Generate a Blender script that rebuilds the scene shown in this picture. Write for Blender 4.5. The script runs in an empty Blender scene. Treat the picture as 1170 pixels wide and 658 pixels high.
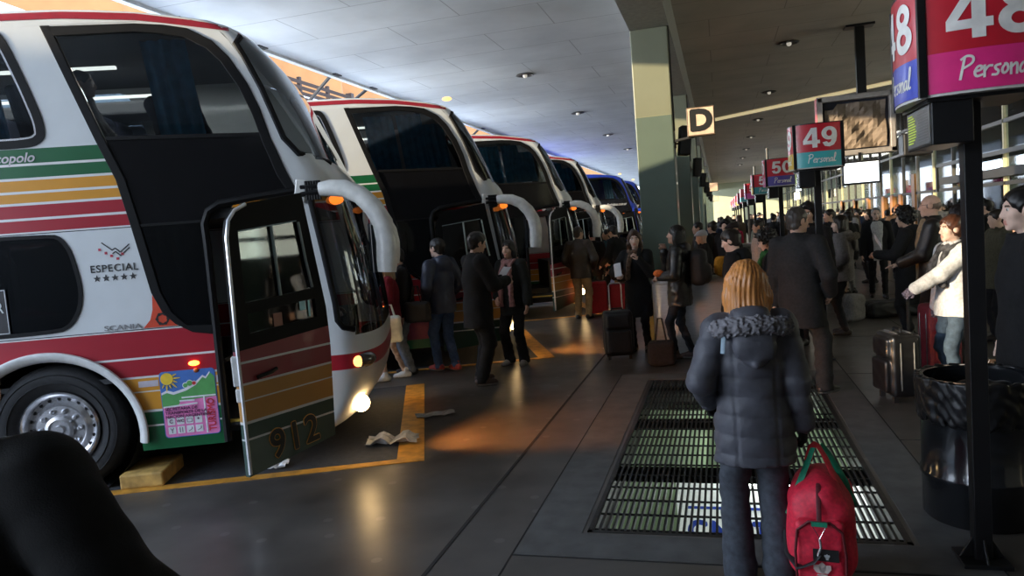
import bpy, bmesh, math, random
import numpy as np
from mathutils import Vector, Matrix, Euler
from mathutils.geometry import tessellate_polygon
random.seed(7)
S = bpy.context.scene
COL = S.collection
PI = math.pi

# ---------------------------------------------------------------- materials
MATS = {}
def mat(name, col=(.5, .5, .5), rough=.5, metal=0., var=.12, scale=14., bump=0., bscale=None, emit=None, es=0., spec=.5, coat=0., aniso=None):
    if name in MATS: return MATS[name]
    m = bpy.data.materials.new(name); m.use_nodes = True
    nt = m.node_tree; b = nt.nodes['Principled BSDF']
    tc = nt.nodes.new('ShaderNodeTexCoord')
    nz = nt.nodes.new('ShaderNodeTexNoise'); nz.inputs['Scale'].default_value = scale; nz.inputs['Detail'].default_value = 5
    if aniso:
        mp = nt.nodes.new('ShaderNodeMapping'); mp.inputs['Scale'].default_value = aniso
        nt.links.new(tc.outputs['Object'], mp.inputs[0]); nt.links.new(mp.outputs[0], nz.inputs['Vector'])
    else:
        nt.links.new(tc.outputs['Object'], nz.inputs['Vector'])
    cr = nt.nodes.new('ShaderNodeValToRGB')
    lo = tuple(max(0, c * (1 - var)) for c in col); hi = tuple(min(1, c * (1 + var)) for c in col)
    cr.color_ramp.elements[0].position = .3; cr.color_ramp.elements[1].position = .7
    cr.color_ramp.elements[0].color = (*lo, 1); cr.color_ramp.elements[1].color = (*hi, 1)
    nt.links.new(nz.outputs['Fac'], cr.inputs[0]); nt.links.new(cr.outputs[0], b.inputs['Base Color'])
    b.inputs['Roughness'].default_value = rough; b.inputs['Metallic'].default_value = metal
    b.inputs['Specular IOR Level'].default_value = spec; b.inputs['Coat Weight'].default_value = coat
    b.inputs['Coat Roughness'].default_value = .08
    if bump:
        n2 = nt.nodes.new('ShaderNodeTexNoise'); n2.inputs['Scale'].default_value = bscale or scale * 4; n2.inputs['Detail'].default_value = 4
        nt.links.new(tc.outputs['Object'], n2.inputs['Vector'])
        bp = nt.nodes.new('ShaderNodeBump'); bp.inputs['Strength'].default_value = bump; bp.inputs['Distance'].default_value = .01
        nt.links.new(n2.outputs['Fac'], bp.inputs['Height']); nt.links.new(bp.outputs[0], b.inputs['Normal'])
    if emit:
        b.inputs['Emission Color'].default_value = (*emit, 1); b.inputs['Emission Strength'].default_value = es
    MATS[name] = m
    return m

def glass(name, tint=(.25, .28, .28), refl=.12, rough=.02, ior=1.5):
    if name in MATS: return MATS[name]
    m = bpy.data.materials.new(name); m.use_nodes = True; nt = m.node_tree
    for n in list(nt.nodes): nt.nodes.remove(n)
    out = nt.nodes.new('ShaderNodeOutputMaterial'); mx = nt.nodes.new('ShaderNodeMixShader')
    tr = nt.nodes.new('ShaderNodeBsdfTransparent'); gl = nt.nodes.new('ShaderNodeBsdfGlossy'); fr = nt.nodes.new('ShaderNodeFresnel')
    tc = nt.nodes.new('ShaderNodeTexCoord'); nz = nt.nodes.new('ShaderNodeTexNoise'); nz.inputs['Scale'].default_value = 3
    mr = nt.nodes.new('ShaderNodeMapRange'); mr.inputs['To Min'].default_value = rough; mr.inputs['To Max'].default_value = rough + .03
    nt.links.new(tc.outputs['Object'], nz.inputs['Vector']); nt.links.new(nz.outputs['Fac'], mr.inputs['Value']); nt.links.new(mr.outputs[0], gl.inputs['Roughness'])
    fr.inputs['IOR'].default_value = ior
    tr.inputs[0].default_value = (*tint, 1); gl.inputs[0].default_value = (.9, .95, 1, 1)
    nt.links.new(fr.outputs[0], mx.inputs[0]); nt.links.new(tr.outputs[0], mx.inputs[1]); nt.links.new(gl.outputs[0], mx.inputs[2])
    nt.links.new(mx.outputs[0], out.inputs[0])
    MATS[name] = m
    return m

def zbands(name, stops, rough=.3, coat=.4, axis='Z', dirt=.1):
    """painted bands across a surface: stops = [(height from, colour)], constant steps"""
    if name in MATS: return MATS[name]
    m = mat(name, (.5, .5, .5), rough, coat=coat); nt = m.node_tree; b = nt.nodes['Principled BSDF']
    for n in list(nt.nodes):
        if n.type == 'VALTORGB': nt.nodes.remove(n)
    tc = [n for n in nt.nodes if n.type == 'TEX_COORD'][0]; nz = [n for n in nt.nodes if n.type == 'TEX_NOISE'][0]
    nz.inputs['Scale'].default_value = 5
    sx = nt.nodes.new('ShaderNodeSeparateXYZ'); nt.links.new(tc.outputs['Object'], sx.inputs[0])
    prev = None
    for z, c in stops:
        if prev is None:
            rgb = nt.nodes.new('ShaderNodeRGB'); rgb.outputs[0].default_value = (*c, 1); prev = rgb.outputs[0]; continue
        gt = nt.nodes.new('ShaderNodeMath'); gt.operation = 'GREATER_THAN'; gt.inputs[1].default_value = z
        nt.links.new(sx.outputs[axis], gt.inputs[0])
        mx = nt.nodes.new('ShaderNodeMix'); mx.data_type = 'RGBA'
        nt.links.new(gt.outputs[0], mx.inputs[0]); nt.links.new(prev, mx.inputs[6]); mx.inputs[7].default_value = (*c, 1)
        prev = mx.outputs[2]
    mx = nt.nodes.new('ShaderNodeMix'); mx.data_type = 'RGBA'; mx.blend_type = 'MULTIPLY'; mx.inputs[0].default_value = 1
    mr = nt.nodes.new('ShaderNodeMapRange'); mr.inputs['To Min'].default_value = 1 - dirt * 1.5; mr.inputs['To Max'].default_value = 1
    nt.links.new(nz.outputs['Fac'], mr.inputs['Value']); nt.links.new(prev, mx.inputs[6]); nt.links.new(mr.outputs[0], mx.inputs[7])
    nt.links.new(mx.outputs[2], b.inputs['Base Color'])
    return m

# ---------------------------------------------------------------- mesh helpers
class MB:
    def __init__(s): s.v = []; s.f = []; s.mi = []
    def add(s, vs, fs, m=0):
        o = len(s.v); s.v += [tuple(v) for v in vs]
        for f in fs: s.f.append(tuple(i + o for i in f)); s.mi.append(m)
        return s
    def box(s, c, d, R=None, m=0):
        vs = []
        for x in (-.5, .5):
            for y in (-.5, .5):
                for z in (-.5, .5):
                    p = Vector((x * d[0], y * d[1], z * d[2]))
                    if R is not None: p = R @ p
                    vs.append(p + Vector(c))
        return s.add(vs, [(0, 1, 3, 2), (4, 6, 7, 5), (0, 4, 5, 1), (2, 3, 7, 6), (0, 2, 6, 4), (1, 5, 7, 3)], m)
    def span(s, a, b, m=0):
        return s.box([(a[i] + b[i]) / 2 for i in range(3)], [abs(b[i] - a[i]) for i in range(3)], None, m)
    def tube(s, pts, r, n=10, m=0, closed=False, sy=1.):
        pts = [Vector(p) for p in pts]; N = len(pts); rs = r if isinstance(r, (list, tuple)) else [r] * N
        vs = []; up = None
        for i, p in enumerate(pts):
            a = pts[(i - 1) % N] if (closed or i > 0) else p; b = pts[(i + 1) % N] if (closed or i < N - 1) else p
            t = (b - a).normalized()
            if up is None: up = t.orthogonal().normalized() if abs(t.z) > .9 else Vector((0, 0, 1))
            x = t.cross(up)
            x = x.normalized() if x.length > 1e-6 else t.orthogonal().normalized()
            y = x.cross(t).normalized(); up = y
            for k in range(n):
                a_ = 2 * PI * k / n; vs.append(p + x * math.cos(a_) * rs[i] + y * math.sin(a_) * rs[i] * sy)
        fs = []
        for i in range(N if closed else N - 1):
            for k in range(n):
                j = (i + 1) % N
                fs.append((i * n + k, i * n + (k + 1) % n, j * n + (k + 1) % n, j * n + k))
        if not closed: fs += [tuple(range(n))[::-1], tuple((N - 1) * n + k for k in range(n))]
        return s.add(vs, fs, m)
    def lathe(s, prof, n=32, M=None, m=0, cap=True, mfn=None):
        vs = []
        for r, z in prof:
            for k in range(n):
                p = Vector((r * math.cos(2 * PI * k / n), r * math.sin(2 * PI * k / n), z))
                vs.append(M @ p if M is not None else p)
        N = len(prof); o = len(s.v); s.v += [tuple(v) for v in vs]
        for i in range(N - 1):
            mm = mfn(i) if mfn else m
            for k in range(n):
                s.f.append((o + i * n + k, o + i * n + (k + 1) % n, o + (i + 1) * n + (k + 1) % n, o + (i + 1) * n + k)); s.mi.append(mm)
        if cap:
            s.f.append(tuple(o + k for k in range(n))[::-1]); s.mi.append(m)
            s.f.append(tuple(o + (N - 1) * n + k for k in range(n))); s.mi.append(m)
        return s
    def ball(s, c, r, n=12, m=0, M=None):
        c = Vector(c); r = r if isinstance(r, (list, tuple)) else (r, r, r)
        vs = []; fs = []; h = n // 2
        for i in range(h + 1):
            t = PI * i / h
            for k in range(n):
                a = 2 * PI * k / n; p = Vector((r[0] * math.sin(t) * math.cos(a), r[1] * math.sin(t) * math.sin(a), r[2] * math.cos(t)))
                if M is not None: p = M @ p
                vs.append(c + p)
        for i in range(h):
            for k in range(n): fs.append((i * n + k, (i + 1) * n + k, (i + 1) * n + (k + 1) % n, i * n + (k + 1) % n))
        return s.add(vs, fs, m)
    def poly(s, outer, fn, holes=(), m=0, thick=0.):
        """flat polygon with holes; fn(a, b, d) -> 3D; thick gives it a back and rims"""
        loops = [list(outer)] + [list(h) for h in holes]
        tri = tessellate_polygon([[Vector((a, b, 0)) for a, b in L] for L in loops])
        flat = [p for L in loops for p in L]
        P = [tuple(fn(a, b, 0)) for a, b in flat]
        s.add(P, [tuple(t) for t in tri], m)
        if thick:
            Q = [tuple(fn(a, b, thick)) for a, b in flat]
            s.add(Q, [tuple(t)[::-1] for t in tri], m)
            o = 0
            for L in loops:
                n = len(L); r = P[o:o + n] + Q[o:o + n]
                s.add(r, [(i, (i + 1) % n, n + (i + 1) % n, n + i) for i in range(n)], m); o += n
        return s

def link(o, parent=None):
    COL.objects.link(o)
    if parent is not None: o.parent = parent
    return o

def obj(name, mb, mats, parent=None, smooth=False, bevel=0., sub=0, fixn=True):
    me = bpy.data.meshes.new(name); me.from_pydata(mb.v, [], mb.f)
    for m in (mats if isinstance(mats, (list, tuple)) else [mats]): me.materials.append(m)
    me.polygons.foreach_set('material_index', mb.mi)
    if fixn:
        bm = bmesh.new(); bm.from_mesh(me); bmesh.ops.remove_doubles(bm, verts=bm.verts, dist=1e-5)
        bmesh.ops.recalc_face_normals(bm, faces=bm.faces); bm.to_mesh(me); bm.free()
    if smooth:
        me.polygons.foreach_set('use_smooth', [True] * len(me.polygons))
        try: me.set_sharp_from_angle(angle=math.radians(40))
        except Exception: pass
    o = link(bpy.data.objects.new(name, me), parent)
    if bevel:
        b = o.modifiers.new('soft_edges', 'BEVEL'); b.width = bevel; b.segments = 2; b.limit_method = 'ANGLE'; b.angle_limit = math.radians(40)
    return o

def tag(o, label, cat, group=None, kind=None):
    o['label'] = label; o['category'] = cat
    if group: o['group'] = group
    if kind: o['kind'] = kind
    return o
def thing(name, label, cat, loc=(0, 0, 0), rotz=0., group=None):
    o = bpy.data.objects.new(name, None); COL.objects.link(o); o.empty_display_size = .1
    o.location = loc; o.rotation_euler = (0, 0, rotz)
    return tag(o, label, cat, group)
def struct(name, mb, mats, label, cat, **k):
    o = obj(name, mb, mats, **k); o['kind'] = 'structure'; o['label'] = label; o['category'] = cat
    return o
def dup(o, parent=None):
    c = o.copy(); COL.objects.link(c)
    if parent is not None: c.parent = parent
    for ch in list(o.children): dup(ch, c)
    return c

def text(name, s, size, m, parent, M, bold=0., shear=0., ext=.001, align='CENTER', sx=1., space=1.):
    cu = bpy.data.curves.new(name, 'FONT'); cu.body = s; cu.size = size; cu.shear = shear; cu.extrude = 0 if bold else ext
    cu.align_x = align; cu.align_y = 'CENTER'; cu.space_character = space; cu.resolution_u = 4
    t = bpy.data.objects.new(name, cu); COL.objects.link(t)
    dg = bpy.context.evaluated_depsgraph_get(); dg.update()
    me = bpy.data.meshes.new_from_object(t.evaluated_get(dg)); bpy.data.objects.remove(t)
    if bold:
        bm = bmesh.new(); t0 = bmesh.new(); t0.from_mesh(me)
        for i in range(9):
            c = me.copy(); a = i * PI / 4; c.transform(Matrix.Translation((bold * math.cos(a), bold * math.sin(a), .00025 * i) if i < 8 else (0, 0, .0022))); bm.from_mesh(c); bpy.data.meshes.remove(c)
        bm.to_mesh(me); bm.free(); t0.free()
    me.transform(M @ Matrix.Diagonal((sx, 1, 1, 1))); me.materials.clear(); me.materials.append(m)
    for p in me.polygons: p.material_index = 0
    return link(bpy.data.objects.new(name, me), parent)
def place(loc, rx=0., ry=0., rz=0.):
    return Matrix.Translation(loc) @ Euler((rx, ry, rz)).to_matrix().to_4x4()

# ---------------------------------------------------------------- smooth solid fields (people, bags, cloth)
class Field:
    def __init__(s, lo, hi, res):
        r = res if isinstance(res, (tuple, list)) else (res,) * 3
        s.ax = [np.arange(lo[i], hi[i] + r[i], r[i]) for i in range(3)]
        s.D = np.full([len(a) for a in s.ax], .3)
    def put(s, fn, lo, hi, k=.02, op='add', pad=.06):
        sl = []
        for i in range(3):
            a = np.searchsorted(s.ax[i], lo[i] - pad); b = np.searchsorted(s.ax[i], hi[i] + pad)
            if a >= b: return s
            sl.append(slice(int(a), int(b)))
        sl = tuple(sl)
        X = s.ax[0][sl[0]][:, None, None]; Y = s.ax[1][sl[1]][None, :, None]; Z = s.ax[2][sl[2]][None, None, :]
        d = fn(X, Y, Z); A = s.D[sl]
        if op == 'add':
            h = np.clip(.5 + .5 * (d - A) / k, 0, 1); s.D[sl] = d + (A - d) * h - k * h * (1 - h)
        elif op == 'sub':
            e = -d; h = np.clip(.5 - .5 * (e - A) / k, 0, 1); s.D[sl] = e + (A - e) * h + k * h * (1 - h)
        return s
    def cap(s, a, b, ra, rb=None, k=.02, op='add', fr=None, sq=None):
        rb = ra if rb is None else rb; a = np.array(a, float); b = np.array(b, float)
        A, B = (a, b) if fr is None else (fr[0] @ a + fr[1], fr[0] @ b + fr[1])
        R = max(ra, rb); ab = B - A; L2 = max(ab @ ab, 1e-9)
        def fn(X, Y, Z):
            t = np.clip(((X - A[0]) * ab[0] + (Y - A[1]) * ab[1] + (Z - A[2]) * ab[2]) / L2, 0, 1)
            return np.sqrt((X - A[0] - t * ab[0]) ** 2 + (Y - A[1] - t * ab[1]) ** 2 + (Z - A[2] - t * ab[2]) ** 2) - (ra + t * (rb - ra))
        return s.put(fn, np.minimum(A, B) - R, np.maximum(A, B) + R, k, op)
    def ell(s, c, r, k=.02, op='add', fr=None, nz=0., nf=60.):
        c = np.array(c, float); Rm = np.eye(3); C = c
        if fr is not None: Rm = fr[0]; C = fr[0] @ c + fr[1]
        R = max(r)
        def fn(X, Y, Z):
            x, y, z = X - C[0], Y - C[1], Z - C[2]
            u = (Rm[0, 0] * x + Rm[1, 0] * y + Rm[2, 0] * z) / r[0]; v = (Rm[0, 1] * x + Rm[1, 1] * y + Rm[2, 1] * z) / r[1]; w = (Rm[0, 2] * x + Rm[1, 2] * y + Rm[2, 2] * z) / r[2]
            k0 = np.sqrt(u * u + v * v + w * w) + 1e-9
            k1 = np.sqrt((u / r[0]) ** 2 + (v / r[1]) ** 2 + (w / r[2]) ** 2) + 1e-9
            d = k0 * (k0 - 1) / k1
            if nz: d = d + nz * np.sin(nf * X + 1) * np.sin(nf * 1.1 * Y + 2) * np.sin(nf * .9 * Z)
            return d
        return s.put(fn, C - R, C + R, k, op)
    def rbox(s, c, h, r=.02, k=.01, op='add', fr=None):
        c = np.array(c, float); Rm = np.eye(3); C = c
        if fr is not None: Rm = fr[0]; C = fr[0] @ c + fr[1]
        R = float(np.linalg.norm(h))
        def fn(X, Y, Z):
            x, y, z = X - C[0], Y - C[1], Z - C[2]
            q = [np.abs(Rm[0, i] * x + Rm[1, i] * y + Rm[2, i] * z) - h[i] + r for i in range(3)]
            return np.sqrt(sum(np.maximum(v, 0) ** 2 for v in q)) + np.minimum(np.maximum(np.maximum(q[0], q[1]), q[2]), 0) - r
        return s.put(fn, C - R, C + R, k, op)
    def column(s, prof, k=.03, op='add', lean=0., twist=0., ctr=(0, 0)):
        P = np.array(prof, float)
        def fn(X, Y, Z):
            rx = np.interp(Z, P[:, 0], P[:, 1]); ry = np.interp(Z, P[:, 0], P[:, 2]); y0 = lean * (Z - .93) + ctr[1]
            if P.shape[1] > 3: y0 = y0 + np.interp(Z, P[:, 0], P[:, 3])
            d = (np.sqrt(((X - ctr[0]) / rx) ** 2 + ((Y - y0) / ry) ** 2) - 1) * np.minimum(rx, ry)
            return np.maximum(d, np.maximum(P[0, 0] - Z, Z - P[-1, 0]))
        m = max(P[:, 1].max(), P[:, 2].max()) + abs(lean) * 1.2
        return s.put(fn, (ctr[0] - m, ctr[1] - m - .1, P[0, 0]), (ctr[0] + m, ctr[1] + m + .1, P[-1, 0]), k, op)
    def cut(s, fn):  # keep where fn <= 0
        s.D = np.maximum(s.D, fn(s.ax[0][:, None, None], s.ax[1][None, :, None], s.ax[2][None, None, :])); return s
    def warp(s, fn):
        s.D = s.D + fn(s.ax[0][:, None, None], s.ax[1][None, :, None], s.ax[2][None, None, :]); return s
    def mesh(s):
        D = s.D; D = np.pad(D, 1, constant_values=.3)
        ax = [np.concatenate([[2 * a[0] - a[1]], a, [2 * a[-1] - a[-2]]]) for a in s.ax]
        I = D < 0; n = D.shape
        c = np.zeros([q - 1 for q in n], np.int8)
        for i in (0, 1):
            for j in (0, 1):
                for k in (0, 1): c += I[i:n[0] - 1 + i, j:n[1] - 1 + j, k:n[2] - 1 + k]
        mk = (c > 0) & (c < 8); ci = np.argwhere(mk); N = len(ci)
        if N == 0: return np.zeros((0, 3)), np.zeros((0, 4), int)
        pos = np.zeros((N, 3)); cnt = np.zeros(N)
        cor = [(i, j, k) for i in (0, 1) for j in (0, 1) for k in (0, 1)]
        val = {q: D[ci[:, 0] + q[0], ci[:, 1] + q[1], ci[:, 2] + q[2]] for q in cor}
        for q in cor:
            for a in range(3):
                if q[a] == 0:
                    w = list(q); w[a] = 1; w = tuple(w); va, vb = val[q], val[w]; m = (va < 0) != (vb < 0)
                    t = np.where(m, va / np.where(va - vb == 0, 1, va - vb), 0)
                    p = np.array(q, float)[None, :].repeat(N, 0); p[:, a] = t
                    pos += np.where(m[:, None], p, 0); cnt += m
        pos /= cnt[:, None]
        V = np.stack([np.interp(ci[:, i] + pos[:, i], np.arange(n[i]), ax[i]) for i in range(3)], 1)
        idx = np.full(c.shape, -1); idx[mk] = np.arange(N)
        F = []
        for a in range(3):
            b, d = [(1, 2), (2, 0), (0, 1)][a]
            lo = [slice(1, -1)] * 3; lo[a] = slice(0, n[a] - 1); hi = [slice(1, -1)] * 3; hi[a] = slice(1, n[a])
            A, B = I[tuple(lo)], I[tuple(hi)]
            e = np.argwhere(A != B)
            if len(e) == 0: continue
            off = np.ones(3, int); off[a] = 0; e2 = e + off
            fl = A[tuple(e.T)]
            def g(db, dd):
                q = e2.copy(); q[:, b] -= db; q[:, d] -= dd
                return idx[q[:, 0], q[:, 1], q[:, 2]]
            Q = np.stack([g(1, 1), g(0, 1), g(0, 0), g(1, 0)], 1)
            Q[~fl] = Q[~fl][:, ::-1]; F.append(Q)
        return V, np.concatenate(F)

def solid(name, parts, mats, parent=None, mi=None):
    """parts: list of (V, F); one smooth mesh object"""
    V = []; F = []; o = 0
    for v, f in parts: V.append(v); F.append(f + o); o += len(v)
    V = np.concatenate(V); F = np.concatenate(F)
    me = bpy.data.meshes.new(name)
    me.vertices.add(len(V)); me.vertices.foreach_set('co', V.astype(np.float32).ravel())
    me.loops.add(F.size); me.loops.foreach_set('vertex_index', F.astype(np.int32).ravel())
    me.polygons.add(len(F)); me.polygons.foreach_set('loop_start', np.arange(0, F.size, 4, dtype=np.int32))
    me.polygons.foreach_set('loop_total', np.full(len(F), 4, np.int32)) if False else None
    for m in (mats if isinstance(mats, (list, tuple)) else [mats]): me.materials.append(m)
    if mi is not None: me.polygons.foreach_set('material_index', mi(V[F].mean(1)).astype(np.int32))
    me.update(calc_edges=True); me.validate()
    me.polygons.foreach_set('use_smooth', [True] * len(me.polygons))
    return link(bpy.data.objects.new(name, me), parent)
# ---------------------------------------------------------------- people
SKIN = dict(a=(.62, .40, .30), b=(.52, .32, .23), c=(.70, .48, .38), d=(.42, .26, .19))
def skin_mat(k): return mat('skin_' + k, SKIN[k], .5, var=.07, scale=30, spec=.4)
def cloth(name, col, rough=.85, var=.2, scale=40, bump=.25): return mat(name, col, rough, var=var, scale=scale, bump=bump, bscale=220, spec=.25)
LEATHER = lambda n, c: mat(n, c, .42, var=.2, scale=25, bump=.3, bscale=60, spec=.5)
BLACK = (.012, .012, .014)

def ik(Sh, W, l1, l2, pole):
    Sh, W, pole = np.array(Sh, float), np.array(W, float), np.array(pole, float)
    d = W - Sh; L = np.linalg.norm(d)
    if L > (l1 + l2) * .995: W = Sh + d / L * (l1 + l2) * .995; d = W - Sh; L = np.linalg.norm(d)
    u = d / L; a = (l1 * l1 - l2 * l2 + L * L) / (2 * L); h = math.sqrt(max(l1 * l1 - a * a, 0))
    p = pole - u * (pole @ u); p /= np.linalg.norm(p) + 1e-9
    return Sh + u * a + p * h, W
def rotm(yaw=0., pitch=0., roll=0.):
    return np.array(Euler((pitch, roll, yaw)).to_matrix())

def hand_parts(W, d, n, side, res, curl=.45, r=1.):
    """W wrist, d direction of the hand, n palm normal (fingers curl towards it)"""
    d = d / np.linalg.norm(d); n = n - d * (n @ d); n /= np.linalg.norm(n); b = np.cross(d, n) * side
    lo = W - .16; hi = W + .16
    cen = W + d * .09; f = Field(cen - .125, cen + .125, res)
    R = np.stack([b, d, n], 1); fr = (R, W)
    f.cap((0, -.035, 0), (0, .02, 0), .026, .025, .01, fr=fr)
    f.ell((0, .052, 0), (.042, .052, .017), .015, fr=fr)
    for i, (x, L) in enumerate(((-.029, .062), (-.010, .072), (.010, .068), (.028, .054))):
        p = np.array((x, .088, .0)); a1 = curl * .8; a2 = curl * 1.9
        q = p + np.array((x * .12, math.cos(a1) * L * .5, math.sin(a1) * L * .5))
        t = q + np.array((0, math.cos(a2) * L * .5, math.sin(a2) * L * .5))
        f.cap(p - np.array((0, .02, 0)), q, .0098, .009, .004, fr=fr); f.cap(q, t, .009, .0075, .003, fr=fr)
    f.cap((-.026, .018, .006), (-.050, .055, .012 + curl * .012), .0125, .0105, .010, fr=fr)
    f.cap((-.050, .055, .012 + curl * .012), (-.048 + curl * .018, .083, .018 + curl * .028), .0105, .0085, .004, fr=fr)
    return f.mesh()

def head_field(fr, res, nk, open_mouth=0, fem=0):
    lo = fr[1] - np.array((.15, .17, .22)); hi = fr[1] + np.array((.15, .17, .16))
    f = Field(lo, hi, res)
    f.ell((0, -.012, .026), (.073, .092, .088), .02, fr=fr)
    f.ell((0, .024, -.025), (.059 - .003 * fem, .068, .084), .03, fr=fr)
    f.ell((0, .034, -.070), (.045 - .005 * fem, .047, .040), .03, fr=fr)
    f.cap((-.012, .072, -.098), (.012, .072, -.098), .015, None, .02, fr=fr)
    f.cap((-.038, .074, .030), (.038, .074, .030), .012, None, .018, fr=fr)
    for s in (-1, 1):
        f.ell((s * .040, .054, -.022), (.026, .026, .024), .025, fr=fr)
        f.ell((s * .031, .098, .010), (.018, .020, .012), .014, 'sub', fr=fr)
        f.ell((s * .031, .073, .009), (.0155, .0145, .0115), .004, fr=fr)
        f.ell((s * .074, -.006, -.002), (.013, .026, .034), .008, fr=fr)
        f.ell((s * .011, .094, -.034), (.010, .011, .008), .008, fr=fr)
    f.cap((0, .084, .018), (0, .105, -.026), .0085, .0120, .014, fr=fr)
    f.cap((-.017, .087, -.060), (.017, .087, -.060), .0075, None, .008, fr=fr)
    f.cap((-.014, .086, -.073), (.014, .086, -.073), .0078, None, .008, fr=fr)
    f.cap((-.016, .099, -.0665), (.016, .099, -.0665), .0035, None, .006, 'sub', fr=fr)
    f.cap(nk, fr[1] + fr[0] @ np.array((0, -.02, -.055)), .055, .050 - .004 * fem, .03)
    return f.mesh()

NPERS = 0
def person(label, x, y, face, h=1.72, res=.014, fem=0, skin='a', lean=0., head=(0, 0, 0), L=None, R=None, feet=None, jacket=None, trousers=None, shoes=None,
           hair=None, extra=(), group=None, sit=0., curl=.45, gloves=None, fine=None, dz=0., palm=None):
    """x right, y ahead, z up in the figure's own frame, sizes for a 1.75 m figure then scaled"""
    k = h / 1.75; rn = np.array
    root = thing('person', label, 'person', (x, y, dz), math.radians(face), group)
    near = res <= .012; fine = fine or res * (.55 if near else .8)
    zp = .93 - sit                                   # pelvis height
    sw = .165 if fem else .185
    def tz(z): return z - sit
    def P(px, py, z): return rn((px, py + lean * (z - .93), tz(z)))
    jk = dict(m=cloth('black_wool', BLACK), hem=.78, bulk=.0, collar='stand', puff=0., cut=None); jk.update(jacket or {})
    bulk = jk['bulk']
    hr = rotm(math.radians(head[0]), math.radians(head[1]), math.radians(head[2]))
    HC = P(0, .015 + .02 * 0, 1.635) + rn((0, -head[1] * .0006 if head[1] > 0 else -head[1] * .0012, -abs(head[1]) * .0007))
    fr = (hr, HC)
    # arms
    arms = {}
    for s, tgt in ((-1, L), (1, R)):
        Sh = P(s * sw, -.01, 1.415)
        if tgt is None: tgt = (.27, .06, .86)
        tgt = tuple(tgt); pole = (s * .5, -1., -.35) if len(tgt) == 3 else (s * tgt[3], tgt[4], tgt[5])
        W = P(s * tgt[0], tgt[1], tgt[2]); W[1] = tgt[1] + lean * (1.2 - .93)
        E_, W = ik(Sh, W, .30, .265, pole); arms[s] = (Sh, E_, W)
    # legs
    legs = {}
    feet = feet or ((-.10, .0, 8), (.10, .02, -8))
    for s, ft in ((-1, feet[0]), (1, feet[1])):
        Hp = rn((s * .088, -.005, zp - .03)); fz = ft[3] if len(ft) > 3 else 0.
        A = rn((ft[0], ft[1] - .02, .085 + fz))
        a = math.radians(ft[2]); Kn, A2 = ik(Hp, A, .425, .42, (math.sin(-a) * .6, 1, .0 if not sit else 1.2)); legs[s] = (Hp, Kn, A2, a)
    sm = skin_mat(skin)
    # ---- body: torso and legs, head, hands in one mesh
    f = Field((-.5, -.5 + min(0, lean) * .6, -.02), (.5, .75 + max(0, lean) * .6, 1.58 - sit), .03 if near else .04)
    f.column([(tz(z), rx, ry, lean * (z - .93) - lean * (tz(z) - .93)) for z, rx, ry in ((.84, .10, .07), (.93, .135, .09), (1.08, .12, .08), (1.27, .14, .085), (1.40, .13, .07), (1.45, .06, .05), (1.5, .045, .045))], .03, lean=lean)
    for s in (-1, 1):
        Sh, E_, W = arms[s]; f.cap(P(0, 0, 1.40), Sh, .05, .04, .03); f.cap(Sh, E_, .042, .034, .02); f.cap(E_, W, .034, .024, .02)
        Hp, Kn, A, a = legs[s]; f.cap(Hp, Kn, .065, .045, .03); f.cap(Kn, A, .043, .03, .02)
        f.cap(A, A + rn((-math.sin(a) * .12, math.cos(a) * .12, -.045)), .03, .022, .02)
    parts = [f.mesh(), head_field(fr, fine, P(0, -.015, 1.43), fem=fem)]
    gl = []
    for s in (-1, 1):
        Sh, E_, W = arms[s]; d = W - E_; n = rn((-s * 1., .15, 0.)) if abs(d[2]) > abs(d[1]) else rn((-s * .7, 0, -.7))
        if palm and palm.get(s): n = rn(palm[s][0:3]); d = rn(palm[s][3:6]) if len(palm[s]) > 3 else d
        hp = hand_parts(W, d, n, s, fine if near else max(fine, .011), curl)
        (gl if gloves else parts).append(hp)
    parts = [(v * k, q) for v, q in parts if len(v)]
    mats = [sm]; mi = None
    if near or res <= .016:
        mats = [sm, mat('lips_' + skin, tuple(c * m for c, m in zip(SKIN[skin], (.85, .55, .55))), .4), mat('eye_white', (.7, .68, .65), .2), mat('iris', (.05, .03, .02), .1), mat('brow_' + skin, (.07, .045, .03), .9)]
        def mi(c):
            q = ((c / k) - HC) @ hr; r = np.zeros(len(c), int); fx = q[:, 1] > .05
            ax = np.abs(np.abs(q[:, 0]) - .031)
            r[fx & (np.abs(q[:, 2] + .0665) < .0135) & (np.abs(q[:, 0]) < .023) & (q[:, 1] > .08)] = 1
            r[fx & (ax < .013) & (np.abs(q[:, 2] - .009) < .0072)] = 2
            r[fx & (ax < .0058) & (np.abs(q[:, 2] - .009) < .0065)] = 3
            r[fx & (ax < .019) & (np.abs(q[:, 2] - .031 + ax * .15) < .0055)] = 4
            return r
    solid('body', parts, mats, root, mi)
    for v, q in gl: solid('glove', [(v * k, q)], gloves, root)
    # ---- jacket
    B = bulk; hem = jk['hem']; fl = jk.get('flare', .0)
    base = [(.40, .19 + fl, .145 + fl), (.60, .185 + fl * .8, .14 + fl * .7), (.80, .18 + fl * .4, .135 + fl * .4), (.93, .178, .133), (1.06, .166 if not fem else .152, .125), (1.25, .182 if not fem else .168, .132), (1.37, .172 if not fem else .158, .112), (1.435, .115, .088), (1.475, .078, .078), (1.50, .070, .074)]
    def rx(z): return np.interp(z, [b[0] for b in base], [b[1] for b in base]), np.interp(z, [b[0] for b in base], [b[2] for b in base])
    zs = [hem] + [b[0] for b in base if b[0] > hem + .03]
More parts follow.
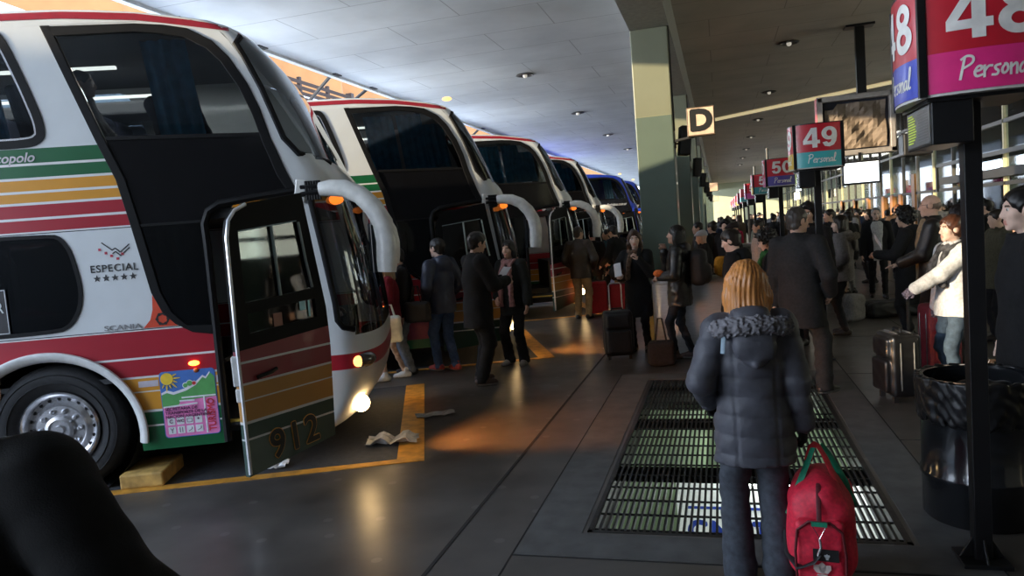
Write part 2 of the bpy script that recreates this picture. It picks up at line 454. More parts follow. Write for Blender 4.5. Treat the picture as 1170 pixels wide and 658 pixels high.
    if not jk.get('none'):
        reach = max(.48, max(abs(arms[s][i][0]) for s in (-1, 1) for i in (1, 2)) + .12)
        ymax = max(max(arms[s][i][1] for s in (-1, 1) for i in (1, 2)) + .12, .3 + max(0, lean) * .6); ymin = min(min(arms[s][1][1] for s in (-1, 1)) - .14, -.28 - max(0, -lean) * .6)
        f = Field((-reach, ymin, tz(min(hem, .78)) - .03), (reach, ymax, tz(1.58)), res)
        if sit: zs = [z for z in zs if z > .86]
        f.column([(tz(z), rx(z)[0] + B, rx(z)[1] + B, lean * (z - .93) - lean * (tz(z) - .93)) for z in zs], .03, lean=lean)
        for s in (-1, 1):
            Sh, E_, W = arms[s]
            f.cap(P(s * .07, -.01, 1.425), Sh, .06 + B * .6, .062 + B * .6, .03)
            f.cap(Sh, E_, .066 + B * .8, .056 + B * .8, .022); f.cap(E_, W - (W - E_) * .04, .055 + B * .8, .044 + B * .7, .02)
        if jk['collar'] == 'stand':
            f.column([(tz(1.44), .085, .085), (tz(1.53), .075, .082)], .015, lean=lean); f.column([(tz(1.475), .066, .071), (tz(1.56), .066, .073)], .008, 'sub', lean=lean)
        elif jk['collar'] in ('hood', 'fur'):
            if jk['collar'] == 'fur': f.ell(P(0, -.150 - B, 1.345), (.115, .045, .115), .015); f.cap(P(-.10, -.14 - B, 1.40), P(0, -.175 - B, 1.245), .022, .018, .012); f.cap(P(.10, -.14 - B, 1.40), P(0, -.175 - B, 1.245), .022, .018, .012)
            f.ell(P(0, -.105, 1.42), (.125, .07, .105), .03); f.ell(P(0, -.07, 1.50), (.10, .075, .035), .03)
            f.cap(P(-.10, -.03, 1.45), P(-.07, .07, 1.40), .035, .025, .03); f.cap(P(.10, -.03, 1.45), P(.07, .07, 1.40), .035, .025, .03)
        if not sit: f.cut(lambda X, Y, Z: hem - Z + 0 * X + 0 * Y)
        pf = jk['puff']
        def folds(X, Y, Z):
            w = .0035 * np.sin(21 * Z + 9 * X + 4 * np.sin(11 * Y)) * np.sin(17 * X + 5 * Z + 1) + .0025 * np.sin(37 * Z - 25 * X + 13 * Y) * np.sin(29 * Y + 11 * Z)
            if pf: w = w - pf * np.abs(np.sin(PI * (Z + .012 * np.sin(6 * X)) / jk.get('quilt', .085))) ** .35 + pf * .7 + (pf * .8 * np.exp(-((np.abs(X) - .105) / .006) ** 2) * (Y < 0))
            return w
        f.warp(folds)
        v, q = f.mesh(); jm = jk['m']
        if jk.get('cut') is not None: pass
        solid(jk.get('name', 'jacket'), [(v * k, q)], jm, root)
        if jk['collar'] == 'fur':
            f = Field((-.32, -.32, 1.24 - sit), (.32, .24, 1.60 - sit), min(res, .008))
            pts = [P(.175 * math.cos(a), -.05 + .15 * math.sin(a), 1.415 - .03 * math.sin(a)) for a in np.linspace(-PI * 1.12, PI * .12, 11)]
            for a, b in zip(pts, pts[1:]): f.cap(a, b, .047, .047, .01)
            f.warp(lambda X, Y, Z: .009 * np.sin(105 * X + 4 * np.sin(45 * Z + 20 * Y)) * np.sin(113 * Z + 40 * Y + 3 * np.sin(50 * X)) + .010 * np.sin(210 * X + 90 * Y + 2 * np.sin(90 * Z)) * np.sin(190 * Z - 70 * X))
            v, q = f.mesh(); solid('fur_trim', [(v * k, q)], jk.get('fur', cloth('grey_fur', (.17, .165, .18))), root)
        if jk.get('shirt'):                        # shirt showing between the open fronts
            f = Field((-.2, -.05, tz(hem) - .02), (.2, .32 + max(0, lean), tz(1.54)), res)
            f.column([(tz(z), rx(z)[0] + B + .008, rx(z)[1] + B + .012, lean * (z - .93) - lean * (tz(z) - .93)) for z in zs], .02, lean=lean)
            f.cut(lambda X, Y, Z: np.maximum(np.abs(X) - jk.get('gap', .075) - .02 * np.sin(Z * 5), lean * (Z - .93) + .05 - Y)); f.warp(lambda X, Y, Z: .003 * np.sin(30 * Z + 14 * X))
            v, q = f.mesh()
            if len(v): solid(jk.get('shirt_name', 'shirt'), [(v * k, q)], jk['shirt'], root)
    # ---- trousers
    tr = dict(m=cloth('dark_trousers', (.015, .015, .018)), w=0., flare=0., end=.035); tr.update(trousers or {})
    w = tr['w']; ys = [legs[s][i][1] for s in (-1, 1) for i in (0, 1, 2)]; xs = [abs(legs[s][i][0]) for s in (-1, 1) for i in (0, 1, 2)]
    r2 = res * 1.15
    f = Field((-max(xs) - .16, min(ys) - .2, 0), (max(xs) + .16, max(ys) + .2, zp + .16), r2)
    f.ell((0, -.005 + lean * .02, zp + .0), (.152 + w, .112 + w, .13), .03)
    for s in (-1, 1):
        Hp, Kn, A, a = legs[s]
        f.cap(Hp, Kn, .090 + w, .064 + w, .03); f.cap(Kn, A - rn((0, 0, .03)), .062 + w, .050 + w + tr['flare'], .025)
    f.warp(lambda X, Y, Z: .004 * np.sin(46 * Z + 9 * X + 7 * Y) * np.sin(11 * Z + 25 * X) * np.clip(1.25 - np.abs(Z - .45), .3, 1) + .003 * np.sin(60 * Z + 20 * Y))
    if not sit: f.cut(lambda X, Y, Z: np.maximum(tr['end'] - Z, Z - (zp + .11)) + 0 * X + 0 * Y)
    v, q = f.mesh(); solid(tr.get('name', 'trousers'), [(v * k, q)], tr['m'], root)
    # ---- shoes
    sh = shoes or LEATHER('black_shoe', (.015, .013, .012))
    for s in (-1, 1):
        Hp, Kn, A, a = legs[s]; f0 = A - rn((0, 0, .085)); D = rn((-math.sin(a), math.cos(a), 0))
        f = Field(f0 + rn((-.26, -.26, -.02)), f0 + rn((.26, .26, .16)), max(res * .9, .008))
        f.cap(f0 + D * -.045 + rn((0, 0, .045)), f0 + D * .05 + rn((0, 0, .045)), .042, .047, .02); f.cap(f0 + D * .05 + rn((0, 0, .04)), f0 + D * .15 + rn((0, 0, .03)), .046, .036, .03)
        f.cap(f0 + rn((0, 0, .04)), A + rn((0, 0, .03)), .048, .042, .02)
        f.cut(lambda X, Y, Z: f0[2] + .001 - Z + 0 * X + 0 * Y)
        v, q = f.mesh(); v = v * k
        so = solid('shoe', [(v, q)], [sh, mat('shoe_sole', (.25, .24, .23), .7)] if shoes else [sh, mat('black_sole', (.02, .02, .02), .8)], root, (lambda c: (c[:, 2] < (f0[2] + .022) * k).astype(int)))
    # ---- hair
    hs = dict(style='short', m=cloth('dark_hair', (.018, .012, .009), .45, .3, 120, .1)); hs.update(hair or {})
    st = hs['style']; HR = res if not near else .008
    if st != 'none':
        ln = hs.get('len', .2)
        f = Field(HC + rn((-.2, -.24, -.14 - (ln + .1 if st in ('long', 'bob') else 0))), HC + rn((.2, .2, .22)), HR)
        cutp = None
        if st in ('short', 'long', 'bob', 'curly'):
            th = {'short': .012, 'long': .016, 'bob': .02, 'curly': .042}[st] + hs.get('vol', 0)
            f.ell((0, -.014, .030), (.074 + th, .093 + th, .090 + th), .015, fr=fr)
            y0, z0, y1, z1 = (.080, .070, -.008, -.085) if st == 'short' else (.083, .076, .005, -.075)
            if hs.get('recede'): y0, z0 = .05, .085
            nrm = rn((0, z0 - z1, y1 - y0)); nrm = nrm / np.linalg.norm(nrm)
            def hairline(X, Y, Z):
                x, yv, z = X - HC[0], Y - HC[1], Z - HC[2]
                ly = hr[0, 1] * x + hr[1, 1] * yv + hr[2, 1] * z; lz = hr[0, 2] * x + hr[1, 2] * yv + hr[2, 2] * z
                return (ly - y0) * nrm[1] + (lz - z0) * nrm[2] + .006 * np.sin(70 * x + 2) * np.sin(45 * lz) + .004 * np.sin(150 * x)
            f.D = np.maximum(f.D, hairline(f.ax[0][:, None, None], f.ax[1][None, :, None], f.ax[2][None, None, :]))
        if st == 'short':
            for s in (-1, 1): f.ell((s * .086, .010, -.022), (.024, .032, .048), .010, 'sub', fr=fr)
            f.cap(HC + hr @ rn((-.03, -.06, -.05)), HC + hr @ rn((.03, -.06, -.05)), .035, None, .02)
        if st in ('long', 'bob'):
            v_ = .012 if st == 'bob' else 0
            for s in (-1, 1):
                f.cap(HC + hr @ rn((s * .066, -.012, .03)), HC + hr @ rn((s * .078, -.01, -.06)), .03 + v_, .034 + v_, .03)
                f.cap(HC + hr @ rn((s * .078, -.01, -.06)), HC + rn((s * .085, .02 * hs.get('front', 0) - .02, -.07 - ln * .8)), .034 + v_, .022 + v_ * 1.3, .03)
            f.cap(HC + hr @ rn((0, -.06, -.0)), HC + rn((0, -.085, -.07 - ln)), .06, .045 + v_, .03)
            f.cap(HC + hr @ rn((.04, -.05, -.03)), HC + rn((.055, -.075, -.07 - ln)), .045, .035 + v_, .03); f.cap(HC + hr @ rn((-.04, -.05, -.03)), HC + rn((-.055, -.075, -.07 - ln)), .045, .035 + v_, .03)
        if st == 'bald':
            f.ell((0, -.018, .0), (.0775, .0945, .062), .015, fr=fr)
            f.ell((0, .02, .07), (.095, .13, .072), .01, 'sub', fr=fr); f.ell((0, .09, .0), (.10, .085, .12), .01, 'sub', fr=fr)
        if st == 'cap':
            f.ell((0, -.014, .045), (.090, .108, .092), .015, fr=fr); f.cap(HC + hr @ rn((-.03, .09, .05)), HC + hr @ rn((.03, .09, .05)), .03, .03, .02)
            z0 = HC[2] + .03; f.cut(lambda X, Y, Z: z0 - Z + 0 * X + 0 * Y)
        amp = {'curly': .016, 'long': .004, 'bob': .005}.get(st, .003)
        if st == 'curly': f.warp(lambda X, Y, Z: amp * np.sin(70 * X + 3 * np.sin(50 * Y)) * np.sin(75 * Z + 2) * np.sin(65 * Y) * 1.6)
        elif st in ('long', 'bob'): f.warp(lambda X, Y, Z: amp * np.sin(38 * np.arctan2(X - HC[0], -(Y - HC[1] - .03)) + 6 * np.sin(9 * Z)) + amp * .5 * np.sin(80 * X + 30 * Y + 8 * Z))
        else: f.warp(lambda X, Y, Z: .0035 * np.sin(120 * X + 40 * Y + 30 * Z) * np.sin(60 * Y - 50 * X + 40 * Z) + .004 * np.sin(34 * X + 1) * np.sin(30 * Y))
        v, q = f.mesh()
        if len(v): solid('hat' if st == 'cap' else 'hair', [(v * k, q)], hs['m'], root)
    # ---- extras worn
    for e in extra:
        if e[0] == 'scarf':
            f = Field((-.25, -.25, tz(.85)), (.25, .34, tz(1.58)), max(res * .8, .008))
            for a0 in np.linspace(0, 2 * PI, 13)[:-1]:
                a1 = a0 + 2 * PI / 12; f.cap(P(.085 * math.cos(a0), .005 + .085 * math.sin(a0), 1.475 - .02 * math.sin(a0)), P(.085 * math.cos(a1), .005 + .085 * math.sin(a1), 1.475 - .02 * math.sin(a1)), .036, None, .012)
            for s, e_ in e[2]:
                y1 = rx(1.2)[1] + B + .022; f.cap(P(s * .05, .10, 1.44), P(s * .075, y1, 1.27), .032, .034, .02); f.cap(P(s * .075, y1, 1.27), P(s * .09, y1 + .005, e_), .034, .038, .02)
            f.warp(lambda X, Y, Z: .005 * np.sin(60 * X + 25 * Z) * np.sin(50 * Z + 40 * Y) + .004 * np.sin(120 * X + 15 * Z))
            v, q = f.mesh(); solid('scarf', [(v * k, q)], e[1], root)
        if e[0] == 'glasses':
            mb = MB()
            for s in (-1, 1):
                mb.tube([Vector(HC + hr @ rn((s * .031 + .019 * math.cos(a), .101, .008 + .015 * math.sin(a)))) * k for a in np.linspace(0, 2 * PI, 13)[:-1]], .0022 * k, 6, closed=True)
                mb.tube([Vector(HC + hr @ rn((s * .05, .100, .012))) * k, Vector(HC + hr @ rn((s * .079, .0, .012))) * k], .002 * k, 6)
            mb.tube([Vector(HC + hr @ rn((-.012, .102, .012))) * k, Vector(HC + hr @ rn((.012, .102, .012))) * k], .002 * k, 6)
            obj('glasses', mb, mat('glasses_frame', (.03, .03, .035), .3), root)
        if e[0] == 'strap':       # strap across the body
            mb = MB(); mb.tube([Vector(P(*p)) * k for p in e[2]], e[3] * k, 8, sy=.35); obj('strap', mb, e[1], root, smooth=True)
        if e[0] == 'backpack':
            f = Field((-.25, -.50, tz(.88)), (.25, -.02, tz(1.5)), max(res, .01))
            f.rbox(P(0, -.24 - B, 1.2), (.155, .10, .235), .08); f.ell(P(0, -.34 - B, 1.12), (.12, .06, .13), .03)
            f.warp(lambda X, Y, Z: .004 * np.sin(40 * X + 30 * Z) * np.sin(35 * Z))
            v, q = f.mesh(); solid('backpack', [(v * k, q)], e[1], root)
    return dict(root=root)
# ---------------------------------------------------------------- coaches
WHITE = (.71, .735, .74); RED = (.40, .015, .03); GREEN = (.008, .12, .04); ORANGE = (.72, .32, .03); BLACKP = (.008, .008, .009)
def livery(name, body=WHITE, dark=1.):
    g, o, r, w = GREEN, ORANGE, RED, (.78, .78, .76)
    if dark < 1: g, o, r, w = (.012, .045, .03), (.42, .20, .04), (.22, .02, .03), (.6, .6, .6)  # door copy with its shade painted in: same stripes, darker colours
    return zbands(name, [(0, g), (.485, w), (.50, g), (.605, w), (.625, o), (.755, (.62, .55, .55)) if 0 else (.755, o), (.772, w), (.782, o), (.888, w), (.905, r), (1.045, w), (1.062, r), (1.275, w), (1.285, BLACKP), (1.292, body), (2.115, BLACKP), (2.122, w), (2.135, r), (2.226, w), (2.246, r), (2.345, w), (2.365, o), (2.436, w), (2.456, o), (2.54, w), (2.56, g), (2.652, w), (2.672, g), (2.785, body)], .28, .5)
def lerp_tab(tab):
    a = sorted(tab); return lambda z: float(np.interp(z, [q[0] for q in a], [q[1] for q in a]))
SE = lerp_tab([(.29, 2.12), (.5, 2.20), (1.08, 2.24), (1.3, 2.25), (2.2, 2.13), (2.4, 2.08), (2.75, 1.97), (3.2, 1.83), (3.5, 1.70), (3.6, 1.63), (3.66, 1.56), (3.72, 1.40), (3.78, 1.0), (3.83, .6), (3.88, .0), (3.93, -.6)])
SF = lerp_tab([(.26, 2.10), (.29, 2.20), (.36, 2.40), (.62, 2.60), (.82, 2.65), (1.16, 2.65), (1.46, 2.62), (1.82, 2.58), (2.18, 2.50), (2.46, 2.44), (2.6, 2.34), (2.8, 2.26), (3.22, 2.07), (3.45, 1.95), (3.56, 1.86), (3.64, 1.79), (3.70, 1.70), (3.77, 1.45), (3.83, 1.06), (3.88, .55), (3.93, -.3)])
HW = lerp_tab([(.29, 1.25), (3.76, 1.25), (3.815, 1.235), (3.838, 1.218), (3.855, 1.195), (3.865, 1.175), (3.87, 1.14), (3.90, .95), (3.93, .6)])
BW = 2.5
BIGWIN = [(.26, 3.72), (.57, 2.82), (.69, 2.50), (.76, 2.14), (.86, 1.58), (.93, 1.41), (1.02, 1.31), (1.15, 1.23), (1.31, 1.20), (1.31, .29)]
BIGTOP = [(2.19, .29), (2.235, 1.0), (2.20, 1.40), (2.085, 2.32), (2.02, 2.47), (1.92, 2.75), (1.86, 2.99), (1.78, 3.20), (1.655, 3.42), (1.54, 3.55), (1.36, 3.655), (1.18, 3.69), (.96, 3.71)]
TAIL = -10.4
def win_top(x1):       # upper saloon window, leaning front edge, x1 = its front top corner
    return [(x1 - 1.45, 2.82), (x1 - .05, 2.80), (x1 + .14, 2.81), (x1 + .215, 2.87), (x1 + .21, 3.0), (x1 + .13, 3.28), (x1 + .02, 3.60), (x1 - .03, 3.68), (x1 - .10, 3.70), (x1 - 1.38, 3.70), (x1 - 1.45, 3.64)]
def win_low(x1, w=1.5):
    return [(x1 - w, 1.32), (x1 + .08, 1.32), (x1 + .19, 1.37), (x1 + .27, 1.50), (x1 + .295, 1.66), (x1 + .25, 1.95), (x1 + .19, 2.06), (x1 + .12, 2.10), (x1 - w, 2.10)]
def grow(poly, d):
    """offset of a closed polygon (outwards for d > 0)"""
    n = len(poly); A = sum(poly[i][0] * poly[(i + 1) % n][1] - poly[(i + 1) % n][0] * poly[i][1] for i in range(n)); sg = 1 if A > 0 else -1
    out = []
    for i in range(n):
        p0, p1, p2 = Vector(poly[i - 1]), Vector(poly[i]), Vector(poly[(i + 1) % n])
        a, b = (p1 - p0).normalized(), (p2 - p1).normalized(); n1, n2 = Vector((a.y, -a.x)) * sg, Vector((b.y, -b.x)) * sg
        m = (n1 + n2); m = m.normalized() if m.length > 1e-6 else n1
        out.append(tuple(p1 + m * d / max(.5, m.dot(n1))))
    return out
def smoothpoly(P, it=2, keep=()):
    for _ in range(it):
        Q = []
        for i in range(len(P)):
            a, b = P[i], P[(i + 1) % len(P)]; Q += [(a[0] * .8 + b[0] * .2, a[1] * .8 + b[1] * .2), (a[0] * .2 + b[0] * .8, a[1] * .2 + b[1] * .8)]
        P = Q
    return P
def star(cx, cz, r, n=5, q=.42):
    return [(cx + (r if i % 2 == 0 else r * q) * math.sin(PI * i / n), cz + (r if i % 2 == 0 else r * q) * math.cos(PI * i / n)) for i in range(2 * n)]
def disc2(cx, cz, r, n=20, rz=None): return [(cx + r * math.cos(2 * PI * i / n), cz + (rz or r) * math.sin(2 * PI * i / n)) for i in range(n)]

def bus(label, dx, dy, v=0, group='white double-deck coaches in the bays', door_out=.5, plain=False):
    root = thing('coach_bus', label, 'bus', (-5.246 + dx, 4.585 + dy, 0), math.radians(22.5), group)
    blue = v == 9
    BL = (.015, .045, .42)
    body = mat('blue_coach_paint', BL, .3, coat=.6, var=.08) if blue else livery('coach_livery')
    rubber = mat('black_rubber', (.005, .005, .0055), .5, var=.2, spec=.18); blk = mat('gloss_black_panel', (.005, .005, .006), .12, var=.2, spec=.35)
    chrome = mat('chrome', (.75, .75, .77), .18, 1., var=.04); tint = glass('coach_tinted_glass', (.46, .50, .52), ior=1.4)
    tint2 = glass('windscreen_glass', (.16, .19, .21), ior=1.6); dark = mat('coach_interior', (.035, .037, .04), .8)
    near = lambda a, b, d: (a, d, b)          # near side: y = 0, thickness towards the inside
    far = lambda a, b, d: (a, BW - d, b)
    # -- side panels
    out = [(TAIL, .29)] + [(-.66, .29)]
    out += [(.56 * math.cos(t) * 1.16, .54 + .58 * math.sin(t)) for t in np.linspace(PI * 1.0, 0, 19)]
    out += [(.66, .29), (1.31, .29)]
    edge = [(SE(z), z) for z in np.linspace(.29, 3.72, 40)]
    big = BIGWIN[:-1]
    outline_rear = [(TAIL, .29), (-7.0 + .0, .29)]
    holes = []; tops = [-0.02 - 1.62 * i for i in range(5)]; lows = [.04 - 1.72 * i for i in range(4)]
    for x1 in tops: holes.append(win_top(x1))
    for x1 in lows: holes.append(win_low(x1))
    wheel2 = -5.9
    arch2 = [(wheel2 + .62 * math.cos(t), .54 + .58 * math.sin(t)) for t in np.linspace(PI, 0, 19)]
    bottom = [(TAIL, .29), (wheel2 - .64, .29)] + arch2 + [(wheel2 + .64, .29)] + out[1:]
    # front edge: door opening is cut into the outline
    full = bottom + [(1.31, 1.20)] + [p for p in reversed(BIGWIN[:-2])] + [(.26, 3.72)]
    panel = full + [(TAIL, 3.72)]
    mb = MB()
    mb.poly(panel, near, holes, 0, .03)
    pillar = [p for p in BIGTOP] + [(.96, 3.72)] + [(SE(z), z) for z in np.linspace(3.715, .29, 40)]
    fp = MB().poly(pillar, near, (), 0, .03)
    strip = [(.26, 3.715), (.26, 3.725), (.98, 3.725), (.98, 3.708)]
    mb.poly(strip, near, (), 0, .03)
    fholes = [win_top(x1) for x1 in tops] + [win_low(x1) for x1 in lows]
    fout = bottom + [(SE(z), z) for z in np.linspace(.29, 3.72, 30)] + [(TAIL, 3.72)]
    mb.poly(fout, far, fholes, 0, .03)
    mb.span((TAIL, .0, .29), (TAIL + .03, BW, 3.75))
    obj('side_panel', mb, body, root)
    obj('front_pillar', fp, mat('blue_coach_paint') if blue else zbands('coach_nose', [(0, (.55, .55, .53)), (.80, RED), (.93, WHITE)], .3, .5), root)
    # -- nose and roof loft
    zs = list(np.linspace(.29, 3.60, 72)) + [3.63, 3.66, 3.69, 3.72, 3.745, 3.77, 3.79, 3.815, 3.838, 3.855, 3.865, 3.87, 3.89, 3.91, 3.93]
    NU = 44; e = .50
    def ring(z):
        a, b, w = SE(z), SF(z), HW(z); pts = []
        for i in range(NU + 1):
            t = PI * i / NU; c, s_ = math.cos(t), math.sin(t)
            pts.append((a + (b - a) * abs(s_) ** (e * 1.35), BW / 2 - w * math.copysign(abs(c) ** e, c), z))
        return pts
    P = [ring(z) for z in zs]
    white, ws1, ws2, red = MB(), MB(), MB(), MB()
    def d_upper(s_, z):   # inside the upper windscreen outline, seen from the side
        left = float(np.interp(z, [2.50, 2.58, 2.63, 2.75, 3.16, 3.40, 3.52, 3.60], [2.9, 2.30, 2.12, 2.03, 1.875, 1.77, 1.72, 1.76]))
        return 2.50 < z < 3.60 and s_ > left
    def d_lower(s_, z):
        left = float(np.interp(z, [1.10, 1.14, 1.22, 1.37, 1.8, 2.26, 2.32], [2.46, 2.36, 2.31, 2.30, 2.265, 2.19, 2.185]))
        return 1.09 < z < 2.34 and s_ > left
    for k in range(len(zs) - 1):
        for i in range(NU):
            q = [P[k][i], P[k][i + 1], P[k + 1][i + 1], P[k + 1][i]]
            s_ = sum(p[0] for p in q) / 4; z = (zs[k] + zs[k + 1]) / 2
            (ws1 if d_upper(s_, z) else ws2 if d_lower(s_, z) else white).add(q, [(0, 1, 2, 3)])
    for k in range(len(zs) - 1):       # roof edges run back to the tail
        if zs[k] < 3.715: continue
        for j in (0, NU):
            a, b = P[k][j], P[k + 1][j]; white.add([(TAIL, a[1], a[2]), a, b, (TAIL, b[1], b[2])], [(0, 1, 2, 3)])
    top = P[-1]; white.add(list(top) + [(TAIL, top[-1][1], 3.93), (TAIL, top[0][1], 3.93)], [tuple(range(len(top) + 2))])
    nose = mat('blue_coach_paint') if blue else zbands('coach_nose', [(0, (.55, .55, .53)), (.80, RED), (.93, WHITE)], .3, .5)
    obj('roof_and_nose', white, nose, root, smooth=True)
    obj('upper_windscreen', ws1, tint2, root, smooth=True); obj('lower_windscreen', ws2, tint2, root, smooth=True)
    if not blue:      # red roof line following the eaves down to the nose
        def sy(s_, z):
            if s_ <= SE(z): return BW / 2 - HW(z)
            q = min(ring(z)[:NU // 2], key=lambda p: abs(p[0] - s_)); return q[1]
        zl = lerp_tab([(TAIL, 3.772), (.4, 3.772), (.96, 3.735), (1.2, 3.70), (1.46, 3.655), (1.74, 3.61)]); zh = lerp_tab([(TAIL, 3.832), (.4, 3.832), (.96, 3.79), (1.36, 3.722), (1.55, 3.685), (1.74, 3.648)])
        ss = [TAIL, -4, -1] + list(np.linspace(-.5, 1.74, 30)); vs = []
        for s_ in ss:
            for k in range(4): z = zl(s_) + (zh(s_) - zl(s_)) * k / 3; vs.append((s_, sy(s_, z) - .006, z))
        obj('roof_stripe', MB().add(vs, [(i * 4 + k, i * 4 + k + 1, i * 4 + k + 5, i * 4 + k + 4) for i in range(len(ss) - 1) for k in range(3)]), mat('stripe_red', (.30, .012, .025), .35, coat=.3), root, smooth=True)
    # rubber surround of the windscreens on the near corner
    for zz, left in (((2.56, 2.62, 2.75, 2.95, 3.16, 3.40, 3.52, 3.585), (2.33, 2.13, 2.035, 1.955, 1.88, 1.775, 1.725, 1.75)), ((1.13, 1.16, 1.22, 1.37, 1.8, 2.2, 2.30), (2.44, 2.36, 2.315, 2.305, 2.268, 2.20, 2.187))):
        for sd in (0, 1):
            pts = []
            for z, s_ in zip(zz, left):
                R_ = ring(z); bi = min(range(NU // 2), key=lambda i: abs(R_[i][0] - s_)); p = R_[bi]
                pts.append((p[0], p[1] - .006 if sd == 0 else BW - p[1] + .006, z))
            obj('windscreen_rubber', MB().tube(pts, .026, 8), rubber, root, smooth=True)
    # -- black glazed area between saloon and nose
    frame = MB()
    L = BIGWIN[:9]; Li = [(x + .075, z) for x, z in L[:-2]] + [(1.12, 1.29), (1.31, 1.275)]
    for i in range(len(L) - 1):
        frame.poly([L[i], L[i + 1], Li[i + 1], Li[i]], lambda a, b, d: (a, -.012 + d, b), (), 0, .03)
    T = [(.30, 3.715)] + [p for p in reversed(BIGTOP[3:])]; Ti = [(.36, 3.64), (.95, 3.645), (1.16, 3.62), (1.33, 3.585), (1.49, 3.49), (1.59, 3.38), (1.71, 3.17), (1.79, 2.96), (1.85, 2.73), (1.94, 2.45), (2.01, 2.32)]
    for i in range(len(T) - 1): frame.poly([T[i], T[i + 1], Ti[i + 1], Ti[i]], lambda a, b, d: (a, -.012 + d, b), (), 0, .03)
    obj('window_surround', frame, rubber, root, bevel=.006)
    up = [(.36, 3.66), (.95, 3.665), (1.16, 3.64), (1.33, 3.60), (1.50, 3.50), (1.61, 3.38), (1.72, 3.17), (1.80, 2.96), (1.85, 2.79), (.645, 2.83)]
    obj('front_side_window', MB().poly(up, lambda a, b, d: (a, .008 + d, b), (), 0, .006), tint, root)
    mid = [(.645, 2.83), (1.85, 2.79), (1.94, 2.45), (2.03, 2.30), (1.34, 2.20), (1.31, 2.13), (.82, 2.13), (.75, 2.50)]
    obj('black_side_panel', MB().poly(mid, lambda a, b, d: (a, .004 + d, b), (), 0, .006), blk, root)
    rail = MB().poly([(.645, 2.845), (1.85, 2.805), (1.86, 2.775), (.655, 2.815)], lambda a, b, d: (a, -.008 + d, b), (), 0, .02)
    obj('window_rail', rail, rubber, root); rail = MB()
    rail.poly([(.80, 2.135), (1.32, 2.135), (1.32, 2.115), (.80, 2.115)], lambda a, b, d: (a, -.006 + d, b), (), 0, .02)
    obj('window_rail', rail, rubber, root)
    lowg = [(.84, 2.13), (1.31, 2.13), (1.31, 1.27), (1.12, 1.29), (1.02, 1.38), (.95, 1.50), (.92, 1.62)]
    obj('front_lower_window', MB().poly(lowg, lambda a, b, d: (a, .008 + d, b), (), 0, .006), glass('coach_lower_glass', (.12, .13, .14), ior=1.5), root)
    # -- saloon windows
    for side, nm in ((near, 0), (far, 1)):
        for kind, lst, pf in (('upper_window', tops, win_top), ('lower_window', lows, win_low)):
            for x1 in lst[:3 if nm == 0 else 5]:
                q = smoothpoly(pf(x1), 2); g = obj(kind, MB().poly(q, lambda a, b, d: side(a, b, .012 + d), (), 0, .006), tint if kind[0] == 'u' else glass('coach_lower_glass'), root)
                if nm == 0:
                    o1 = grow(q, .012); i1 = grow(q, -.05 if kind[0] == 'u' else -.018)
                    obj('window_rubber', MB().poly(o1, lambda a, b, d: (a, -.010 + d, b), (i1,), 0, .022), rubber, g, bevel=.004)
                    if kind[0] == 'u':
                        i2 = grow(q, -.052); i3 = grow(q, -.066)
                        obj('bright_trim', MB().poly(i2, lambda a, b, d: (a, -.004 + d, b), (i3,), 0, .01), chrome, g)
    # -- interior
    fl = MB(); fl.span((TAIL + .1, .05, .86), (1.2, BW - .05, .90)); fl.span((TAIL + .1, .05, 2.14), (2.1, BW - .05, 2.22)); fl.span((TAIL + .1, .06, 3.74), (1.3, BW - .06, 3.77))
    fl.span((TAIL + .1, BW / 2 - .02, .9), (.8, BW / 2 + .02, 2.1)) if False else None
    fl.span((1.25, 1.0, .40), (2.2, 2.4, .55)); fl.span((1.30, .02, .42), (2.15, 1.0, .45)); fl.span((1.9, .9, .45), (2.25, 2.4, 1.15)); fl.span((1.28, 1.0, .45), (1.32, 2.4, 2.1)); fl.span((TAIL + .1, 1.2, .3), (1.2, 1.28, .86))
    obj('interior_decks', fl, dark, root)
    sp = MB(); sp.span((1.33, .02, .445), (2.12, .06, .47)); obj('step_edge', sp, mat('yellow_step', (.55, .38, .05), .5), root)
    if not plain:
        def curtain(x0, x1, z0, z1, y, ph=0):
            n = int((x1 - x0) / .012); vs = []
            for i in range(n + 1):
                x = x0 + (x1 - x0) * i / n; yy = y + .022 * math.sin(i * .75 + ph) + .012 * math.sin(i * .31)
                for z in (z1, (z0 + z1) / 2, z0): vs.append((x + (.09 * (z1 - z) / (z1 - z0)), yy, z))
            fs = []
            for i in range(n):
                for j in range(2): fs.append((i * 3 + j, i * 3 + j + 1, i * 3 + j + 4, i * 3 + j + 3))
            obj('curtain', MB().add(vs, fs), cloth('blue_curtain', (.10, .46, .70), .7, .3, 12), root, smooth=True)
        curtain(.95, 1.30, 2.84, 3.60, .10); curtain(-.55, -.18, 2.84, 3.66, .10, 1); curtain(.90, 1.12, 1.30, 2.1, .10, 2)
        if v in (2, 3, 4): curtain(-.16, .12, 2.84, 3.66, .10, 1); curtain(.50, .9, 2.84, 3.6, .12, 2); curtain(1.30, 1.60, 2.84, 3.45, .12, .5)
        st = MB()
        for x in (-2.3, -1.45, -.6, .25):
            for y in (.30, .78, 1.72, 2.2):
                st.box((x, y, 2.62), (.46, .42, .14)); st.box((x - .24, y, 2.95), (.12, .42, .75), Euler((0, -.2, 0)).to_matrix())
        obj('seats', st, cloth('dark_seat_cloth', (.02, .025, .045)), root, bevel=.04)
        lp = MB()
        lp.span((-6, .62, 3.52), (.55, .66, 3.545)); lp.span((-6, 1.85, 3.52), (.55, 1.89, 3.545))
        obj('saloon_lamp', lp, mat('saloon_lamp_glow', (.8, .8, .75), .5, emit=(1, .95, .85), es=3.2), root)
